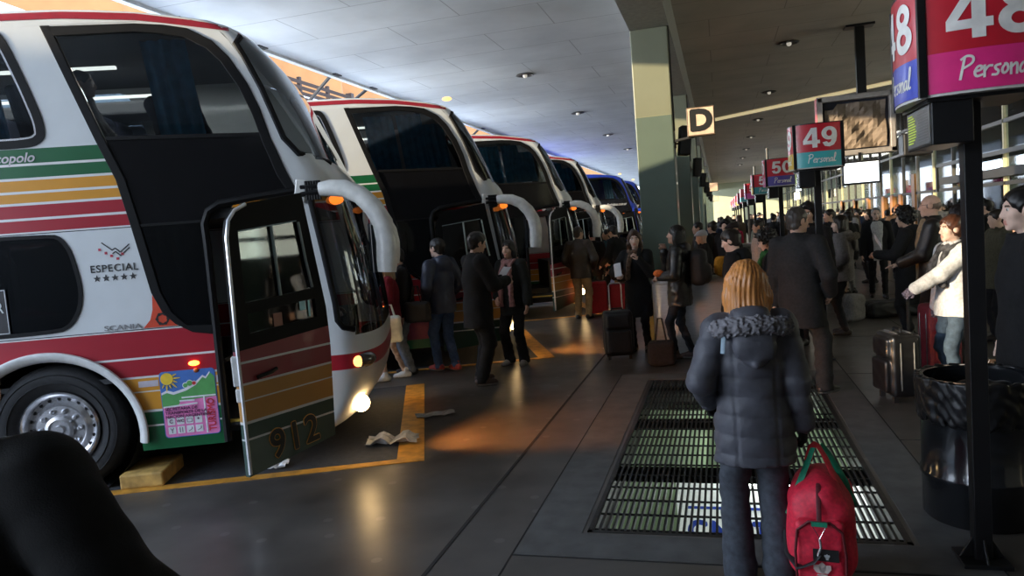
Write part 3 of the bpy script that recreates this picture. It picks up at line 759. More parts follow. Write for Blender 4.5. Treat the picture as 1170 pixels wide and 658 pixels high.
        rk = MB(); rk.span((-6, .12, 3.36), (-.4, .62, 3.50)); rk.span((-6, 1.9, 3.36), (.6, 2.38, 3.50)); obj('luggage_rack', rk, mat('rack_grey', (.16, .16, .17), .6), root, bevel=.03)
    # -- wheels
    for wx, wy in ((.02, .0), (.02, BW - .32), (wheel2, .0), (wheel2, BW - .32)):
        if plain and wy: continue
        A = Matrix.Translation((wx, wy + .16, .525)) @ Euler((PI / 2, 0, 0)).to_matrix().to_4x4()
        prof = [(.30, .02), (.315, .10), (.37, .145), (.44, .155), (.485, .135), (.515, .10), (.525, .06), (.525, -.10), (.50, -.14), (.30, -.15)]
        ty = MB().lathe(prof, 48, A, cap=False)
        for r in (.39, .455): ty.lathe([(r - .006, .150), (r, .158), (r + .006, .150)], 48, A, cap=False)
        w = obj('wheel', ty, mat('tyre_rubber', (.012, .012, .013), .75, var=.3, scale=30, bump=.2), root, smooth=True)
        rim = MB().lathe([(.305, .02), (.31, .12), (.295, .135), (.28, .115), (.262, .075), (.235, .065), (.20, .085), (.19, .10), (.0, .10)], 40, A, cap=False)
        rim.lathe([(.115, .10), (.11, .135), (.085, .14), (.08, .12), (.04, .12), (.035, .145), (0, .145)], 24, A, cap=False)
        obj('rim', rim, mat('polished_rim', (.62, .62, .64), .26, .9, var=.12), w, smooth=True)
        nuts = MB(); hol = MB()
        for k in range(10):
            a = 2 * PI * k / 10; M_ = A @ Matrix.Translation((.152 * math.cos(a), .152 * math.sin(a), .10)); nuts.lathe([(.021, 0), (.021, .02), (.014, .035), (0, .037)], 10, M_)
        for k in range(20):
            a = 2 * PI * k / 20; M_ = A @ Matrix.Translation((.250 * math.cos(a), .250 * math.sin(a), .066)) @ Euler((0, -.35, 0)).to_matrix().to_4x4() if 0 else A @ Matrix.Translation((.249 * math.cos(a), .249 * math.sin(a), .0725)); hol.lathe([(.0155, 0), (.0, .001)], 10, M_)
        obj('wheel_nuts', nuts, chrome, w, smooth=True); obj('vent_holes', hol, mat('hole_black', (.004, .004, .004), .9), w)
    if not blue:
        ar = MB(); pts = [(.70 * math.cos(t) * 1.0 - .01, -.02, .46 + .67 * math.sin(t)) for t in np.linspace(-.14, PI + .14, 40)]
        ar.tube(pts, .052, 10, sy=.55); obj('wheel_arch_trim', ar, mat('arch_white', (.68, .68, .66), .35, coat=.3), root, smooth=True)
        aw = MB(); aw.lathe([(.62, 0), (.62, .9)], 30, Matrix.Translation((.02, .03, .54)) @ Euler((-PI / 2, 0, 0)).to_matrix().to_4x4(), cap=False); aw.span((-.8, .85, .3), (.8, .9, 1.2)); obj('wheel_housing', aw, mat('housing_black', (.008, .008, .008), .9), root)
    ub = MB(); ub.span((TAIL + .2, .35, .30), (2.0, BW - .35, .40)); ub.span((.75, .25, .30), (1.28, .30, .86)); obj('underbody', ub, dark, root)
    # -- doorway frame and the door leaf
    df = MB(); pts = [(1.335, 0, .30), (1.335, 0, 1.9), (1.33, 0, 2.10), (1.37, 0, 2.20), (1.46, 0, 2.255), (1.7, 0, 2.285), (2.07, 0, 2.32)]
    df.tube(pts, .032, 8); obj('door_frame', df, rubber, root, smooth=True)
    o_ = 1 if door_out > .1 else 0; ph = math.radians(51) * o_      # hinged at its front edge, rear edge swung out
    def dfn(a, b, d):
        t = 2.25 - a
        return (2.25 - t * math.cos(ph) - d * math.sin(ph), -.045 - .09 * o_ - t * math.sin(ph) + d * math.cos(ph), b)
    leafo = [(1.36, .22), (2.215, .30), (2.255, 1.05), (2.245, 1.36), (2.10, 2.28), (1.52, 2.17), (1.42, 2.10), (1.385, 1.98), (1.36, 1.2)]
    hole = [(1.475, 1.48), (2.13, 1.52), (2.05, 1.95), (2.02, 2.06), (1.475, 2.0)]
    hole2 = [(1.49, 1.255), (2.14, 1.29), (2.135, 1.44), (1.485, 1.40)]
    low = [(1.36, .22), (2.215, .30), (2.255, 1.05), (2.252, 1.20), (1.36, 1.14)]
    upr = [(1.36, 1.14), (2.252, 1.20), (2.245, 1.36), (2.10, 2.28), (1.56, 2.20), (1.46, 2.155), (1.40, 2.08), (1.375, 1.98)]
    dl = MB(); dl.poly(low, dfn, (), 0, .045); dl.poly(upr, dfn, (hole, hole2), 1, .045)
    door = obj('door', dl, [mat('blue_coach_paint') if blue else livery('coach_livery_door_shaded', dark=.5), mat('door_black', (.006, .006, .006), .6, spec=.12)], root)
    gl = MB(); gl.poly(hole, lambda a, b, d: dfn(a, b, .018 + d), (), 0, .006); gl.poly(hole2, lambda a, b, d: dfn(a, b, .018 + d), (), 0, .006)
    obj('door_glass', gl, glass('door_pane', (.42, .46, .46), ior=1.6), door)
    ed = MB(); q = [] if not o_ else [dfn(a, b, -.004) for a, b in ((1.365, .24), (1.362, 1.2), (1.372, 1.96), (1.40, 2.08), (1.46, 2.15), (1.56, 2.195))]; 
    if q: ed.tube(q, .014, 8); obj('edge_seal', ed, mat('edge_alloy', (.65, .65, .66), .3, .7), door, smooth=True)
    tr = MB(); tr.tube([dfn(1.80, 1.50, .0), dfn(1.775, 2.03, .0)], .012, 8); tr.tube([dfn(2.115, 1.53, -.005), dfn(2.075, 1.75, -.005), dfn(2.035, 2.05, -.005)], .011, 8); tr.tube([dfn(1.475, 2.0, 0), dfn(2.02, 2.06, 0)], .006, 6); obj('window_bar', tr, mat('bar_alloy', (.28, .34, .34), .35, .6), door, smooth=True)
    hd = MB(); hd.tube([dfn(1.50, .93, -.02), dfn(1.62, .945, -.025), dfn(1.68, .96, -.015)], .016, 8); obj('door_handle', hd, rubber, door, smooth=True)
    if v == 1:
        p0, p1 = Vector(dfn(1.5, .4, 0)), Vector(dfn(2.1, .4, 0)); yaw = math.atan2(p1.y - p0.y, p1.x - p0.x)
        c_ = Vector(dfn(1.80, .40, -.006)); M_ = Matrix.Translation(c_) @ Euler((0, -.07, yaw)).to_matrix().to_4x4() @ Euler((PI / 2, 0, 0)).to_matrix().to_4x4()
        text('fleet_number_outline', '912', .30, mat('number_outline', (.62, .30, .06), .5), door, M_, .013, space=1.12)
        c_ = Vector(dfn(1.80, .40, -.010)); M_ = Matrix.Translation(c_) @ Euler((0, -.07, yaw)).to_matrix().to_4x4() @ Euler((PI / 2, 0, 0)).to_matrix().to_4x4()
        text('fleet_number', '912', .30, mat('number_black', (.006, .006, .006), .5), door, M_, .006, space=1.12)
        st_ = MB(); 
        for a0, b0, a1, b1, m in ((1.98, 1.36, 2.04, 1.43, 0), (2.065, 1.30, 2.085, 1.43, 0), (1.72, 1.27, 1.80, 1.37, 1)):
            st_.poly([(a0, b0), (a1, b0), (a1, b1), (a0, b1)], lambda a, b, d: dfn(a, b, .008 + d), (), m, .003)
            obj('door_sticker', st_, [mat('sticker_pale', (.35, .65, .7), .5), mat('sticker_red', (.30, .12, .08), .5)], door); st_ = MB()
        bk = MB(); bk.box(Vector(dfn(1.36, 1.0, .03)), (.05, .05, .22)); bk.box(Vector(dfn(1.37, .82, .03)), (.05, .04, .10)); obj('door_bracket', bk, mat('bracket_white', (.6, .6, .58), .5), door, bevel=.01)
    # -- mirrors
    mr = MB(); A0 = Vector((2.11, -.03, 2.29))
    pts = [(2.28, -.07, 2.31), (2.36, -.09, 2.315), (2.48, -.12, 2.30), (2.60, -.15, 2.24), (2.70, -.17, 2.13), (2.765, -.18, 2.00), (2.785, -.18, 1.85), (2.775, -.18, 1.70), (2.765, -.18, 1.60)]
    arm = MB().tube(pts, [.05, .058, .062, .066, .070, .074, .076, .076, .066], 16, sy=1.15)
    ma = obj('mirror_arm', arm, mat('mirror_white', (.70, .70, .67), .35, coat=.3) if not blue else mat('blue_coach_paint'), root, smooth=True)
    obj('mirror_glass', MB().tube([(2.69, -.10, 2.0), (2.685, -.10, 1.60)], .045, 12, sy=1.3), mat('mirror_black', (.01, .012, .014), .1), ma, smooth=True)
    br = MB(); br.box((2.115, -.02, 2.31), (.09, .03, .19), Euler((0, .18, 0)).to_matrix()); obj('mirror_bracket', br, mat('mirror_white') if not blue else mat('blue_coach_paint'), ma, bevel=.012)
    bl = MB()
    for k in range(6): bl.tube([(2.17 + k * .021, -.05, 2.23), (2.168 + k * .021, -.05, 2.385)], .013, 8)
    bl.tube([(2.12, -.04, 2.28), (2.34, -.08, 2.30)], .02, 8); bl.tube([(2.12, -.04, 2.34), (2.34, -.08, 2.335)], .016, 8)
    obj('mirror_bellows', bl, rubber, ma, smooth=True)
    if not plain:
        arm2 = MB().tube([(p[0] - .05, BW + .12, p[2] - .02) for p in pts], [.04, .046, .05, .052, .055, .058, .06, .06, .052], 12); obj('mirror_arm', arm2, mat('mirror_white') if not blue else mat('blue_coach_paint'), root, smooth=True)
    # -- lamps
    for sy_ in (1, -1):
        yq = lambda y: y if sy_ == 1 else BW - y
        hl = MB().ball((2.43, yq(.17), .855), (.16, .15, .085), 20); h_ = obj('headlight', hl, mat('headlight_glass', (.05, .04, .035), .06, coat=1.), root, smooth=True)
        ib = MB().ball((2.44, yq(.055), .855), (.05, .045, .05), 14); obj('indicator_lamp', ib, mat('indicator_glow', (.8, .3, .08), .3, emit=(1, .36, .10), es=3.), h_, smooth=True)
        fg = MB().ball((2.43, yq(.12), .48), (.075, .07, .075), 16); obj('fog_lamp', fg, mat('fog_lamp_glow', (1, .9, .7), .3, emit=(1, .66, .30), es=26.), root, smooth=True)
        mk = MB().ball((2.37, yq(.10), 2.225), (.075, .05, .04), 12); obj('marker_lamp', mk, mat('orange_marker_glow', (.9, .25, .03), .3, emit=(1, .20, .02), es=1.1), root, smooth=True)
    rl = MB().ball((1.70, .19, 3.80), (.07, .05, .03), 12); obj('roof_lamp', rl, mat('roof_lamp_amber', (.7, .35, .1), .3, emit=(1, .5, .15), es=2. if v in (2, 9) else .05), root, smooth=True) if v in (2, 9) else None
    if v != 9:
        sm_ = MB().ball((1.13, -.004, .975), (.045, .022, .022), 12); obj('side_indicator', sm_, mat('side_indicator_glow', (1, .3, .05), .3, emit=(1, .22, .03), es=7. if v == 1 else 7.), root, smooth=True)
        sm_ = MB().ball((1.14, -.004, .915), (.022, .016, .020), 12); obj('side_reflector', sm_, mat('side_reflector_amber', (.5, .12, .03), .2), root, smooth=True)
    # -- lettering and marks on the near side
    F = lambda x, z, d=-.004: Matrix.Translation((x, d, z)) @ Euler((PI / 2, 0, 0)).to_matrix().to_4x4()
    if v in (1, 2, 3):
        text('maker_lettering', 'Marcopolo', .105, mat('silver_letters', (.5, .5, .5), .3, .6), root, F(-.13, 2.715), .002, .3, align='CENTER')
        em = MB()
        em.poly([(1.02 - .06, 1.295), (1.33, 1.295), (1.33, 1.20), (1.15, 1.225), (1.02, 1.305), (.94, 1.40), (.90, 1.55), (.88, 1.47), (.86, 1.40), (.82, 1.33)], lambda a, b, d: (a, -.002 + d, b), (), 0, .001) if 0 else em.poly([(.77, 1.296), (1.04, 1.296), (.955, 1.375), (.905, 1.47), (.865, 1.56), (.855, 1.44), (.83, 1.36)], lambda a, b, d: (a, -.003 + d, b), (), 0, .002)
        em.poly(disc2(.925, 1.36, .05), lambda a, b, d: (a, -.006 + d, b), (disc2(.925, 1.36, .036),), 1, .002)
        for k in range(6): em.poly(disc2(.925 + .043 * math.cos(k * PI / 3), 1.36 + .043 * math.sin(k * PI / 3), .013, 8), lambda a, b, d: (a, -.007 + d, b), (), 1, .002)
        obj('corner_emblem', em, [mat('emblem_red', (.62, .06, .02), .4), mat('emblem_black', (.01, .01, .01), .4)], root)
        text('chassis_lettering', 'SCANIA', .055, mat('letter_outline', (.25, .25, .25), .4), root, F(.615, 1.318, -.005), .0012, sx=1.5)
    if v == 1:
        lg = MB()
        for k in range(5): lg.poly(star(.46 + .072 * k * .96, 1.725, .030), lambda a, b, d: (a, -.003 + d, b), (), 0, .002)
        for dz in (0, .028):
            zig = [(.525, 2.01 - dz), (.60, 1.945 - dz), (.625, 1.96 - dz), (.66, 1.925 - dz), (.735, 1.985 - dz)]
            if dz: zig = zig[1:]
            for a, b in zip(zig, zig[1:]):
                dv = (Vector(b) - Vector(a)).normalized(); n_ = Vector((-dv.y, dv.x)) * .0045; lg.poly([Vector(a) - n_, Vector(b) - n_, Vector(b) + n_, Vector(a) + n_], lambda p, q, d: (p, -.003 + d, q), (), 0, .002)
        for k, (a, b) in enumerate(((.505, 1.955), (.55, 1.925), (.59, 1.90), (.635, 1.875), (.675, 1.91))): lg.poly([(a - .01, b - .01), (a + .01, b - .01), (a + .01, b + .01), (a - .01, b + .01)], lambda p, q, d: (p, -.003 + d, q), (), 1, .002)
        obj('class_emblem', lg, [mat('emblem_ink', (.02, .02, .02), .5), mat('emblem_dot_red', (.5, .03, .06), .5)], root)
        text('class_lettering', 'ESPECIAL', .082, mat('emblem_ink'), root, F(.60, 1.80), -.001, space=1.12)
        # tourism sticker
        x0, x1, z0, z1 = .845, 1.285, .375, .925; off = lambda k: (lambda a, b, d: (a, -.004 - .0012 * k + d, b))
        def rr(x0, z0, x1, z1, r, n=5):
            P_ = []
            for cx, cz, a0 in ((x1 - r, z0 + r, -90), (x1 - r, z1 - r, 0), (x0 + r, z1 - r, 90), (x0 + r, z0 + r, 180)):
                P_ += [(cx + r * math.cos(math.radians(a0 + 90 * i / n)), cz + r * math.sin(math.radians(a0 + 90 * i / n))) for i in range(n + 1)]
            return P_
        tk = MB(); tk.poly(rr(x0, z0, x1, z1, .03), off(0), (), 0, .003)
        tk.poly(rr(x0 + .006, z0 + .006, x1 - .006, z0 + .33, .026), off(1), (), 1, .002)
        tk.poly([(x0 + .006, .63), (x0 + .006, .74), (x0 + .05, .755), (x0 + .10, .735), (x0 + .20, .76), (x0 + .28, .80), (x0 + .34, .86), (x0 + .365, .845), (x0 + .40, .89), (x1 - .006, .85), (x1 - .006, .69), (x0 + .15, .675), (x0 + .13, .64)], off(2), (), 2, .002)
        tk.poly([(x0 + .006, .735), (x0 + .05, .75), (x0 + .10, .73), (x0 + .20, .755), (x0 + .28, .795), (x0 + .34, .855), (x0 + .365, .84), (x0 + .40, .885), (x0 + .40, .90), (x0 + .365, .857), (x0 + .34, .872), (x0 + .27, .812), (x0 + .19, .775), (x0 + .10, .752), (x0 + .05, .772), (x0 + .006, .752)], off(3), (), 3, .002)
        for a_, b_ in (((x0 + .01, .632), (x0 + .28, .645)), ((x0 + .16, .70), (x1 - .01, .70)), ((x0 + .14, .675), (x0 + .26, .672)), ((x0 + .335, .39), (x0 + .335, .695))):
            dv = (Vector(b_) - Vector(a_)).normalized(); n_ = Vector((-dv.y, dv.x)) * .006; tk.poly([Vector(a_) - n_, Vector(b_) - n_, Vector(b_) + n_, Vector(a_) + n_], off(4), (), 3, .002)
        tk.poly(disc2(x0 + .06, .865, .05), off(4), (), 4, .002)
        for k in range(9):
            a = -2.5 + k * .42; c0 = Vector((x0 + .06, .865)); u = Vector((math.cos(a), math.sin(a))); n_ = Vector((-u.y, u.x)) * .007
            e1 = c0 + u * (.085 if k % 2 else .105)
            if e1.x > x0 + .008 and e1.y < z1 - .005: tk.poly([c0 + u * .055 - n_, e1 - n_ * .3, e1 + n_ * .3, c0 + u * .055 + n_], off(4), (), 4, .002)
        for a_, b_, r_, m_ in ((x0 + .20, .80, .018, 2), (x0 + .235, .815, .022, 2), (x0 + .27, .812, .015, 5)): tk.poly(disc2(a_, b_, r_ + .005), off(5), (), 3, .002); tk.poly(disc2(a_, b_, r_), off(6), (), m_, .002)
        for i in range(4):
            for j in range(2): tk.poly(rr(x0 + .03 + i * .072, z0 + .03 + j * .075, x0 + .088 + i * .072, z0 + .09 + j * .075, .006), off(3), (), 3, .002)
        sk = obj('tourism_sticker', tk, [mat('sticker_blue', (.06, .17, .50), .45), mat('sticker_pink', (.80, .22, .50), .45), mat('sticker_green', (.10, .36, .10), .45), mat('sticker_white', (.8, .8, .82), .45), mat('sticker_sun', (.85, .58, .04), .45), mat('sticker_dot_red', (.65, .04, .04), .45)], root)
        ink = mat('sticker_ink', (.14, .03, .10), .5)
        for i, s_ in enumerate(('SECRETARIA DE', 'TRANSPORTE DE LA', 'NACION ARGENTINA')): text('sticker_lettering', s_, .034, ink, sk, F(x0 + .02, .612 - .032 * i, -.010), .0008, align='LEFT', sx=1.06)
        text('sticker_title', 'TURISMO', .082, mat('sticker_title_red', (.65, .03, .05), .5), sk, F(x0 + .385, .54, -.010) @ Matrix.Rotation(PI / 2, 4, 'Z'), .002, sx=.78)
        for i, s_ in enumerate(('C', 'WC', '', '*')):
            if s_: text('sticker_symbol', s_, .042 if len(s_) == 1 else .034, ink, sk, F(x0 + .059 + i * .072, z0 + .135, -.012), .001)
        ik_ = MB()
        for cx in (x0 + .059 + 2 * .072,): ik_.poly([(cx - .02, z0 + .118), (cx + .02, z0 + .118), (cx + .02, z0 + .15), (cx - .02, z0 + .15)], off(5), ([(cx - .017, z0 + .121), (cx + .017, z0 + .121), (cx + .017, z0 + .147), (cx - .017, z0 + .147)],), 0, .002)
        for i in range(4):
            cx = x0 + .059 + i * .072; cz = z0 + .06
            for a_, b_ in (((-.012, .02), (.0, .0)), ((.012, .02), (0, 0)), ((0, 0), (0, -.02))) if i == 0 else (((-.01, -.02), (-.01, .02)), ((.01, -.02), (.01, .02))) if i == 1 else (((-.014, -.016), (.014, .0)), ((.014, 0), (.014, .016))):
                p, q = Vector((cx + a_[0], cz + a_[1])), Vector((cx + b_[0], cz + b_[1])); dv = (q - p).normalized(); n_ = Vector((-dv.y, dv.x)) * .0022; ik_.poly([p - n_, q - n_, q + n_, p + n_], off(5), (), 0, .002)
        obj('sticker_pictograms', ik_, ink, sk)
        sg = MB(); sg.poly([(-.60, 1.34), (-.235, 1.34), (-.235, 1.70), (-.60, 1.70)], lambda a, b, d: (a, -.003 + d, b), (), 0, .004); sg.poly([(-.60, 1.345), (-.24, 1.345), (-.24, 1.695), (-.60, 1.695)], lambda a, b, d: (a, -.005 + d, b), ([(-.595, 1.35), (-.245, 1.35), (-.245, 1.69), (-.595, 1.69)],), 1, .002)
        so = obj('window_notice', sg, [mat('notice_black', (.01, .01, .012), .4), mat('notice_white', (.7, .7, .7), .5)], root)
        text('notice_lettering', 'AR', .12, mat('notice_white'), so, F(-.265, 1.55, -.006), .002, align='RIGHT', sx=.75)
        rf = MB(); rf.poly([(.68, .815), (.835, .815), (.835, .865), (.68, .865)], lambda a, b, d: (a, -.003 + d, b), (), 0, .002); rf.poly([(1.292, .80), (1.32, .80), (1.32, .86), (1.292, .86)], lambda a, b, d: (a, -.003 + d, b), (), 0, .002); obj('reflective_strip', rf, mat('strip_lilac', (.55, .50, .55), .4), root)
    if v == 2:
        text('class_lettering', 'SUITE', .085, mat('emblem_ink'), root, F(.62, 1.80), -.001, space=1.1)
        lg = MB()
        for a0 in np.linspace(-.1, 2.0, 9)[:-1]:
            a1 = a0 + .262; lg.poly([(.60 + .11 * math.cos(a0), 1.58 + .13 * math.sin(a0)), (.60 + .125 * math.cos(a0), 1.58 + .145 * math.sin(a0)), (.60 + .125 * math.cos(a1), 1.58 + .145 * math.sin(a1)), (.60 + .11 * math.cos(a1), 1.58 + .13 * math.sin(a1))], lambda p, q, d: (p, -.003 + d, q), (), 0, .002)
        lg.poly([(.52, 1.50), (.62, 1.58), (.62, 1.555), (.75, 1.565), (.75, 1.555), (.62, 1.53), (.62, 1.49)], lambda p, q, d: (p, -.003 + d, q), (), 0, .002); lg.poly([(.52, 1.43), (.76, 1.455), (.76, 1.42), (.52, 1.40)], lambda p, q, d: (p, -.003 + d, q), (), 1, .002); lg.poly([(.56, 1.95), (.68, 1.95), (.68, 2.02), (.56, 2.02)], lambda p, q, d: (p, -.003 + d, q), (), 1, .002)
        obj('class_emblem', lg, [mat('emblem_blue', (.02, .12, .45), .5), mat('emblem_ink')], root)
        tk = MB().poly([(.85, .42), (1.28, .42), (1.28, .88), (.85, .88)], lambda a, b, d: (a, -.004 + d, b), (), 0, .003); obj('side_notice', tk, mat('notice_maroon', (.22, .03, .05), .5), root)
    if blue:
        sw_ = MB()
        for x0_ in range(3):
            z_ = 2.75 - x0_ * .32; sw_.poly([(.30 + x0_ * .10, z_), (.62 + x0_ * .08, z_ - .03), (.66 + x0_ * .08, z_ - .19), (.40 + x0_ * .10, z_ - .13)], lambda a, b, d: (a, -.006 + d, b), (), 0, .003)
        obj('white_slashes', sw_, mat('slash_white', (.75, .75, .78), .4), root)
        text('web_lettering', 'www.flechabus.com.ar', .15, mat('web_white', (.75, .75, .75), .5), root, F(1.32, 2.60, -.008), .002, sx=.78)
    return root
# ---------------------------------------------------------------- setting
def floor_mat():
    m = mat('polished_concrete', (.070, .063, .056), .4, var=.42, scale=1.6); nt = m.node_tree; b = nt.nodes['Principled BSDF']
    tc = [n for n in nt.nodes if n.type == 'TEX_COORD'][0]
    n2 = nt.nodes.new('ShaderNodeTexNoise'); n2.inputs['Scale'].default_value = 5; n2.inputs['Detail'].default_value = 3; nt.links.new(tc.outputs['Object'], n2.inputs['Vector'])
    mr = nt.nodes.new('ShaderNodeMapRange'); mr.inputs['From Min'].default_value = 0.; mr.inputs['From Max'].default_value = 1.; mr.inputs['To Min'].default_value = .28; mr.inputs['To Max'].default_value = .42
    nt.links.new(n2.outputs['Fac'], mr.inputs['Value']); nt.links.new(mr.outputs[0], b.inputs['Roughness'])
    v = nt.nodes.new('ShaderNodeTexVoronoi'); v.voronoi_dimensions = '2D'; v.inputs['Scale'].default_value = 1.9; nt.links.new(tc.outputs['Object'], v.inputs['Vector'])
    lt = nt.nodes.new('ShaderNodeMath'); lt.operation = 'LESS_THAN'; lt.inputs[1].default_value = .062; nt.links.new(v.outputs['Distance'], lt.inputs[0])
    old = b.inputs['Base Color'].links[0].from_socket
    mx = nt.nodes.new('ShaderNodeMix'); mx.data_type = 'RGBA'; mu = nt.nodes.new('ShaderNodeMath'); mu.operation = 'MULTIPLY'; mu.inputs[1].default_value = .45
    nt.links.new(lt.outputs[0], mu.inputs[0]); nt.links.new(mu.outputs[0], mx.inputs[0]); nt.links.new(old, mx.inputs[6]); mx.inputs[7].default_value = (.17, .16, .15, 1); nt.links.new(mx.outputs[2], b.inputs['Base Color'])
    n3 = nt.nodes.new('ShaderNodeTexNoise'); n3.inputs['Scale'].default_value = 60; nt.links.new(tc.outputs['Object'], n3.inputs['Vector'])
    bp = nt.nodes.new('ShaderNodeBump'); bp.inputs['Strength'].default_value = .05; bp.inputs['Distance'].default_value = .003; nt.links.new(n3.outputs['Fac'], bp.inputs['Height']); nt.links.new(bp.outputs[0], b.inputs['Normal'])
    b.inputs['Specular IOR Level'].default_value = .45
    return m
def panel_mat(name, col, sx=.42, sy=.83):
    m = mat(name, col, .8, var=.10, scale=1.2); nt = m.node_tree; b = nt.nodes['Principled BSDF']
    tc = [n for n in nt.nodes if n.type == 'TEX_COORD'][0]; br = nt.nodes.new('ShaderNodeTexBrick')
    br.offset = .5; br.inputs['Scale'].default_value = 1; br.inputs['Brick Width'].default_value = 2.44; br.inputs['Row Height'].default_value = 1.22; br.inputs['Mortar Size'].default_value = .010; br.inputs['Mortar Smooth'].default_value = .3
    old = b.inputs['Base Color'].links[0].from_socket; nt.links.new(tc.outputs['Object'], br.inputs['Vector'])
    nt.links.new(old, br.inputs['Color1']); nt.links.new(old, br.inputs['Color2']); br.inputs['Mortar'].default_value = tuple(c * .6 for c in col) + (1,)
    nt.links.new(br.outputs['Color'], b.inputs['Base Color'])
    return m
GX0, GX1, GY0, GY1 = -.87, .915, 4.26, 8.55
fl = MB().poly([(-8.5, -9), (9.6, -9), (9.6, 96), (-8.5, 96)], lambda a, b, d: (a, b, -d), ([(GX0, GY0), (GX1, GY0), (GX1, GY1), (GX0, GY1)],), 0, .0)
gd = MB().poly([(-60, -40), (-8.5, -40), (-8.5, 120), (-60, 120)], lambda a, b, d: (a, b, 0)); struct('ground', gd, mat('outside_concrete', (.52, .51, .49), .8, var=.15, scale=.6), 'pale concrete yard outside the bays', 'ground')
struct('floor', fl, floor_mat(), 'worn polished concrete platform floor with dark stains', 'floor')
jm = mat('joint_filler', (.010, .010, .010), .8)
jt = MB(); jt.span((-1.682, -2, .0), (-1.658, 40, .003)); jt.span((-1.255, -2, 0), (-1.245, 8.9, .002)); jt.span((-1.25, 3.90, 0), (1.3, 3.912, .002)); jt.span((1.25, 3, 0), (1.262, 30, .002))
for y in (6.2, 8.7, 11.2, 13.7, 16.2): jt.span((1.25, y, 0), (6.4, y + .01, .002))
for x in (2.5, 3.8): jt.span((x, 3, 0), (x + .01, 30, .002))
struct('trim_1', jt, jm, 'dark joints running along the platform floor', 'floor joint')
cf = MB()
for a, b in (((-1.24, 3.92), (GX0 - .03, 8.9)), ((GX1 + .03, 3.92), (1.25, 8.9)), ((GX0 - .03, 3.92), (GX1 + .03, GY0 - .03)), ((GX0 - .03, GY1 + .03), (GX1 + .03, 8.9))): cf.span((a[0], a[1], 0), (b[0], b[1], .004))
struct('trim_2', cf, mat('grate_kerb_concrete', (.085, .085, .083), .6, var=.25, scale=6, bump=.15), 'grey concrete border around the floor grating', 'floor border')
# parking bays
asph = mat('bay_asphalt', (.030, .031, .034), .8, var=.3, scale=18, bump=.4); yel = mat('bay_yellow_paint', (.52, .24, .03), .5, var=.35, scale=9)
ca, sa = math.cos(math.radians(22.5)), math.sin(math.radians(22.5))
def bayp(dx, dy, s, t, z=0.): return (-5.246 + dx + s * ca - t * sa, 4.585 + dy + s * sa + t * ca, z)
BAYS = [(0, 0), (.1, 4.65), (.18, 9.56), (0., 14.73), (0, 19.6), (0, 24.4), (0, 29.2)]
for i, (dx, dy) in enumerate(BAYS):
    q = MB(); 
    def slab(s0, s1, t0, t1, z0, z1, m):
        vs = [bayp(dx, dy, s, t, z) for z in (z0, z1) for s, t in ((s0, t0), (s1, t0), (s1, t1), (s0, t1))]
        q.add(vs, [(3, 2, 1, 0), (4, 5, 6, 7), (0, 1, 5, 4), (1, 2, 6, 5), (2, 3, 7, 6), (3, 0, 4, 7)], m)
    slab(-10.8, 2.70, -.06, 3.1, 0, .004, 0); slab(-10.8, 2.93, -.17, -.06, 0, .006, 1); slab(2.70, 2.93, -.06, 3.1, 0, .006, 1)
    struct('bay_floor', q, [asph, yel], 'asphalt coach bay edged with a worn yellow line', 'parking bay')
# ceiling, beam, pillars
CZ = 5.2
ce = MB(); ce.span((-7.15, -9, CZ), (-1.1, 96, CZ + .25)); ce.span((-.55, -9, CZ), (9.6, 96, CZ + .25), 1)
struct('ceiling', ce, [panel_mat('canopy_panels', (.62, .64, .66)), panel_mat('hall_panels', (.42, .37, .32))], 'panelled flat ceiling over the bays and the waiting hall', 'ceiling')
be = MB(); be.span((-1.10, -9, 4.58), (-.55, 96, CZ + .2))
struct('beam', be, mat('beam_grey', (.33, .33, .31), .7, bump=.1), 'grey beam running along the row of pillars', 'beam')
green = zbands('pillar_green', [(0, (.105, .145, .115)), (3.335, (.25, .25, .15)), (3.345, (.20, .205, .135))], .5, .15)
PY = [10.9 + 6.2 * i for i in range(12)]
for i, y in enumerate(PY):
    p = MB(); p.span((-1.10, y, 0), (-.57, y + .5, 4.58))
    o = struct('pillar', p, green, 'pale green square pillar' + (' behind the stainless counter, nearest of its row' if i == 0 else ', %s along the row' % ['', 'second', 'third', 'fourth', 'fifth', 'sixth', 'seventh', 'eighth', 'ninth', 'tenth', 'eleventh', 'twelfth'][i]), 'pillar', bevel=.015)
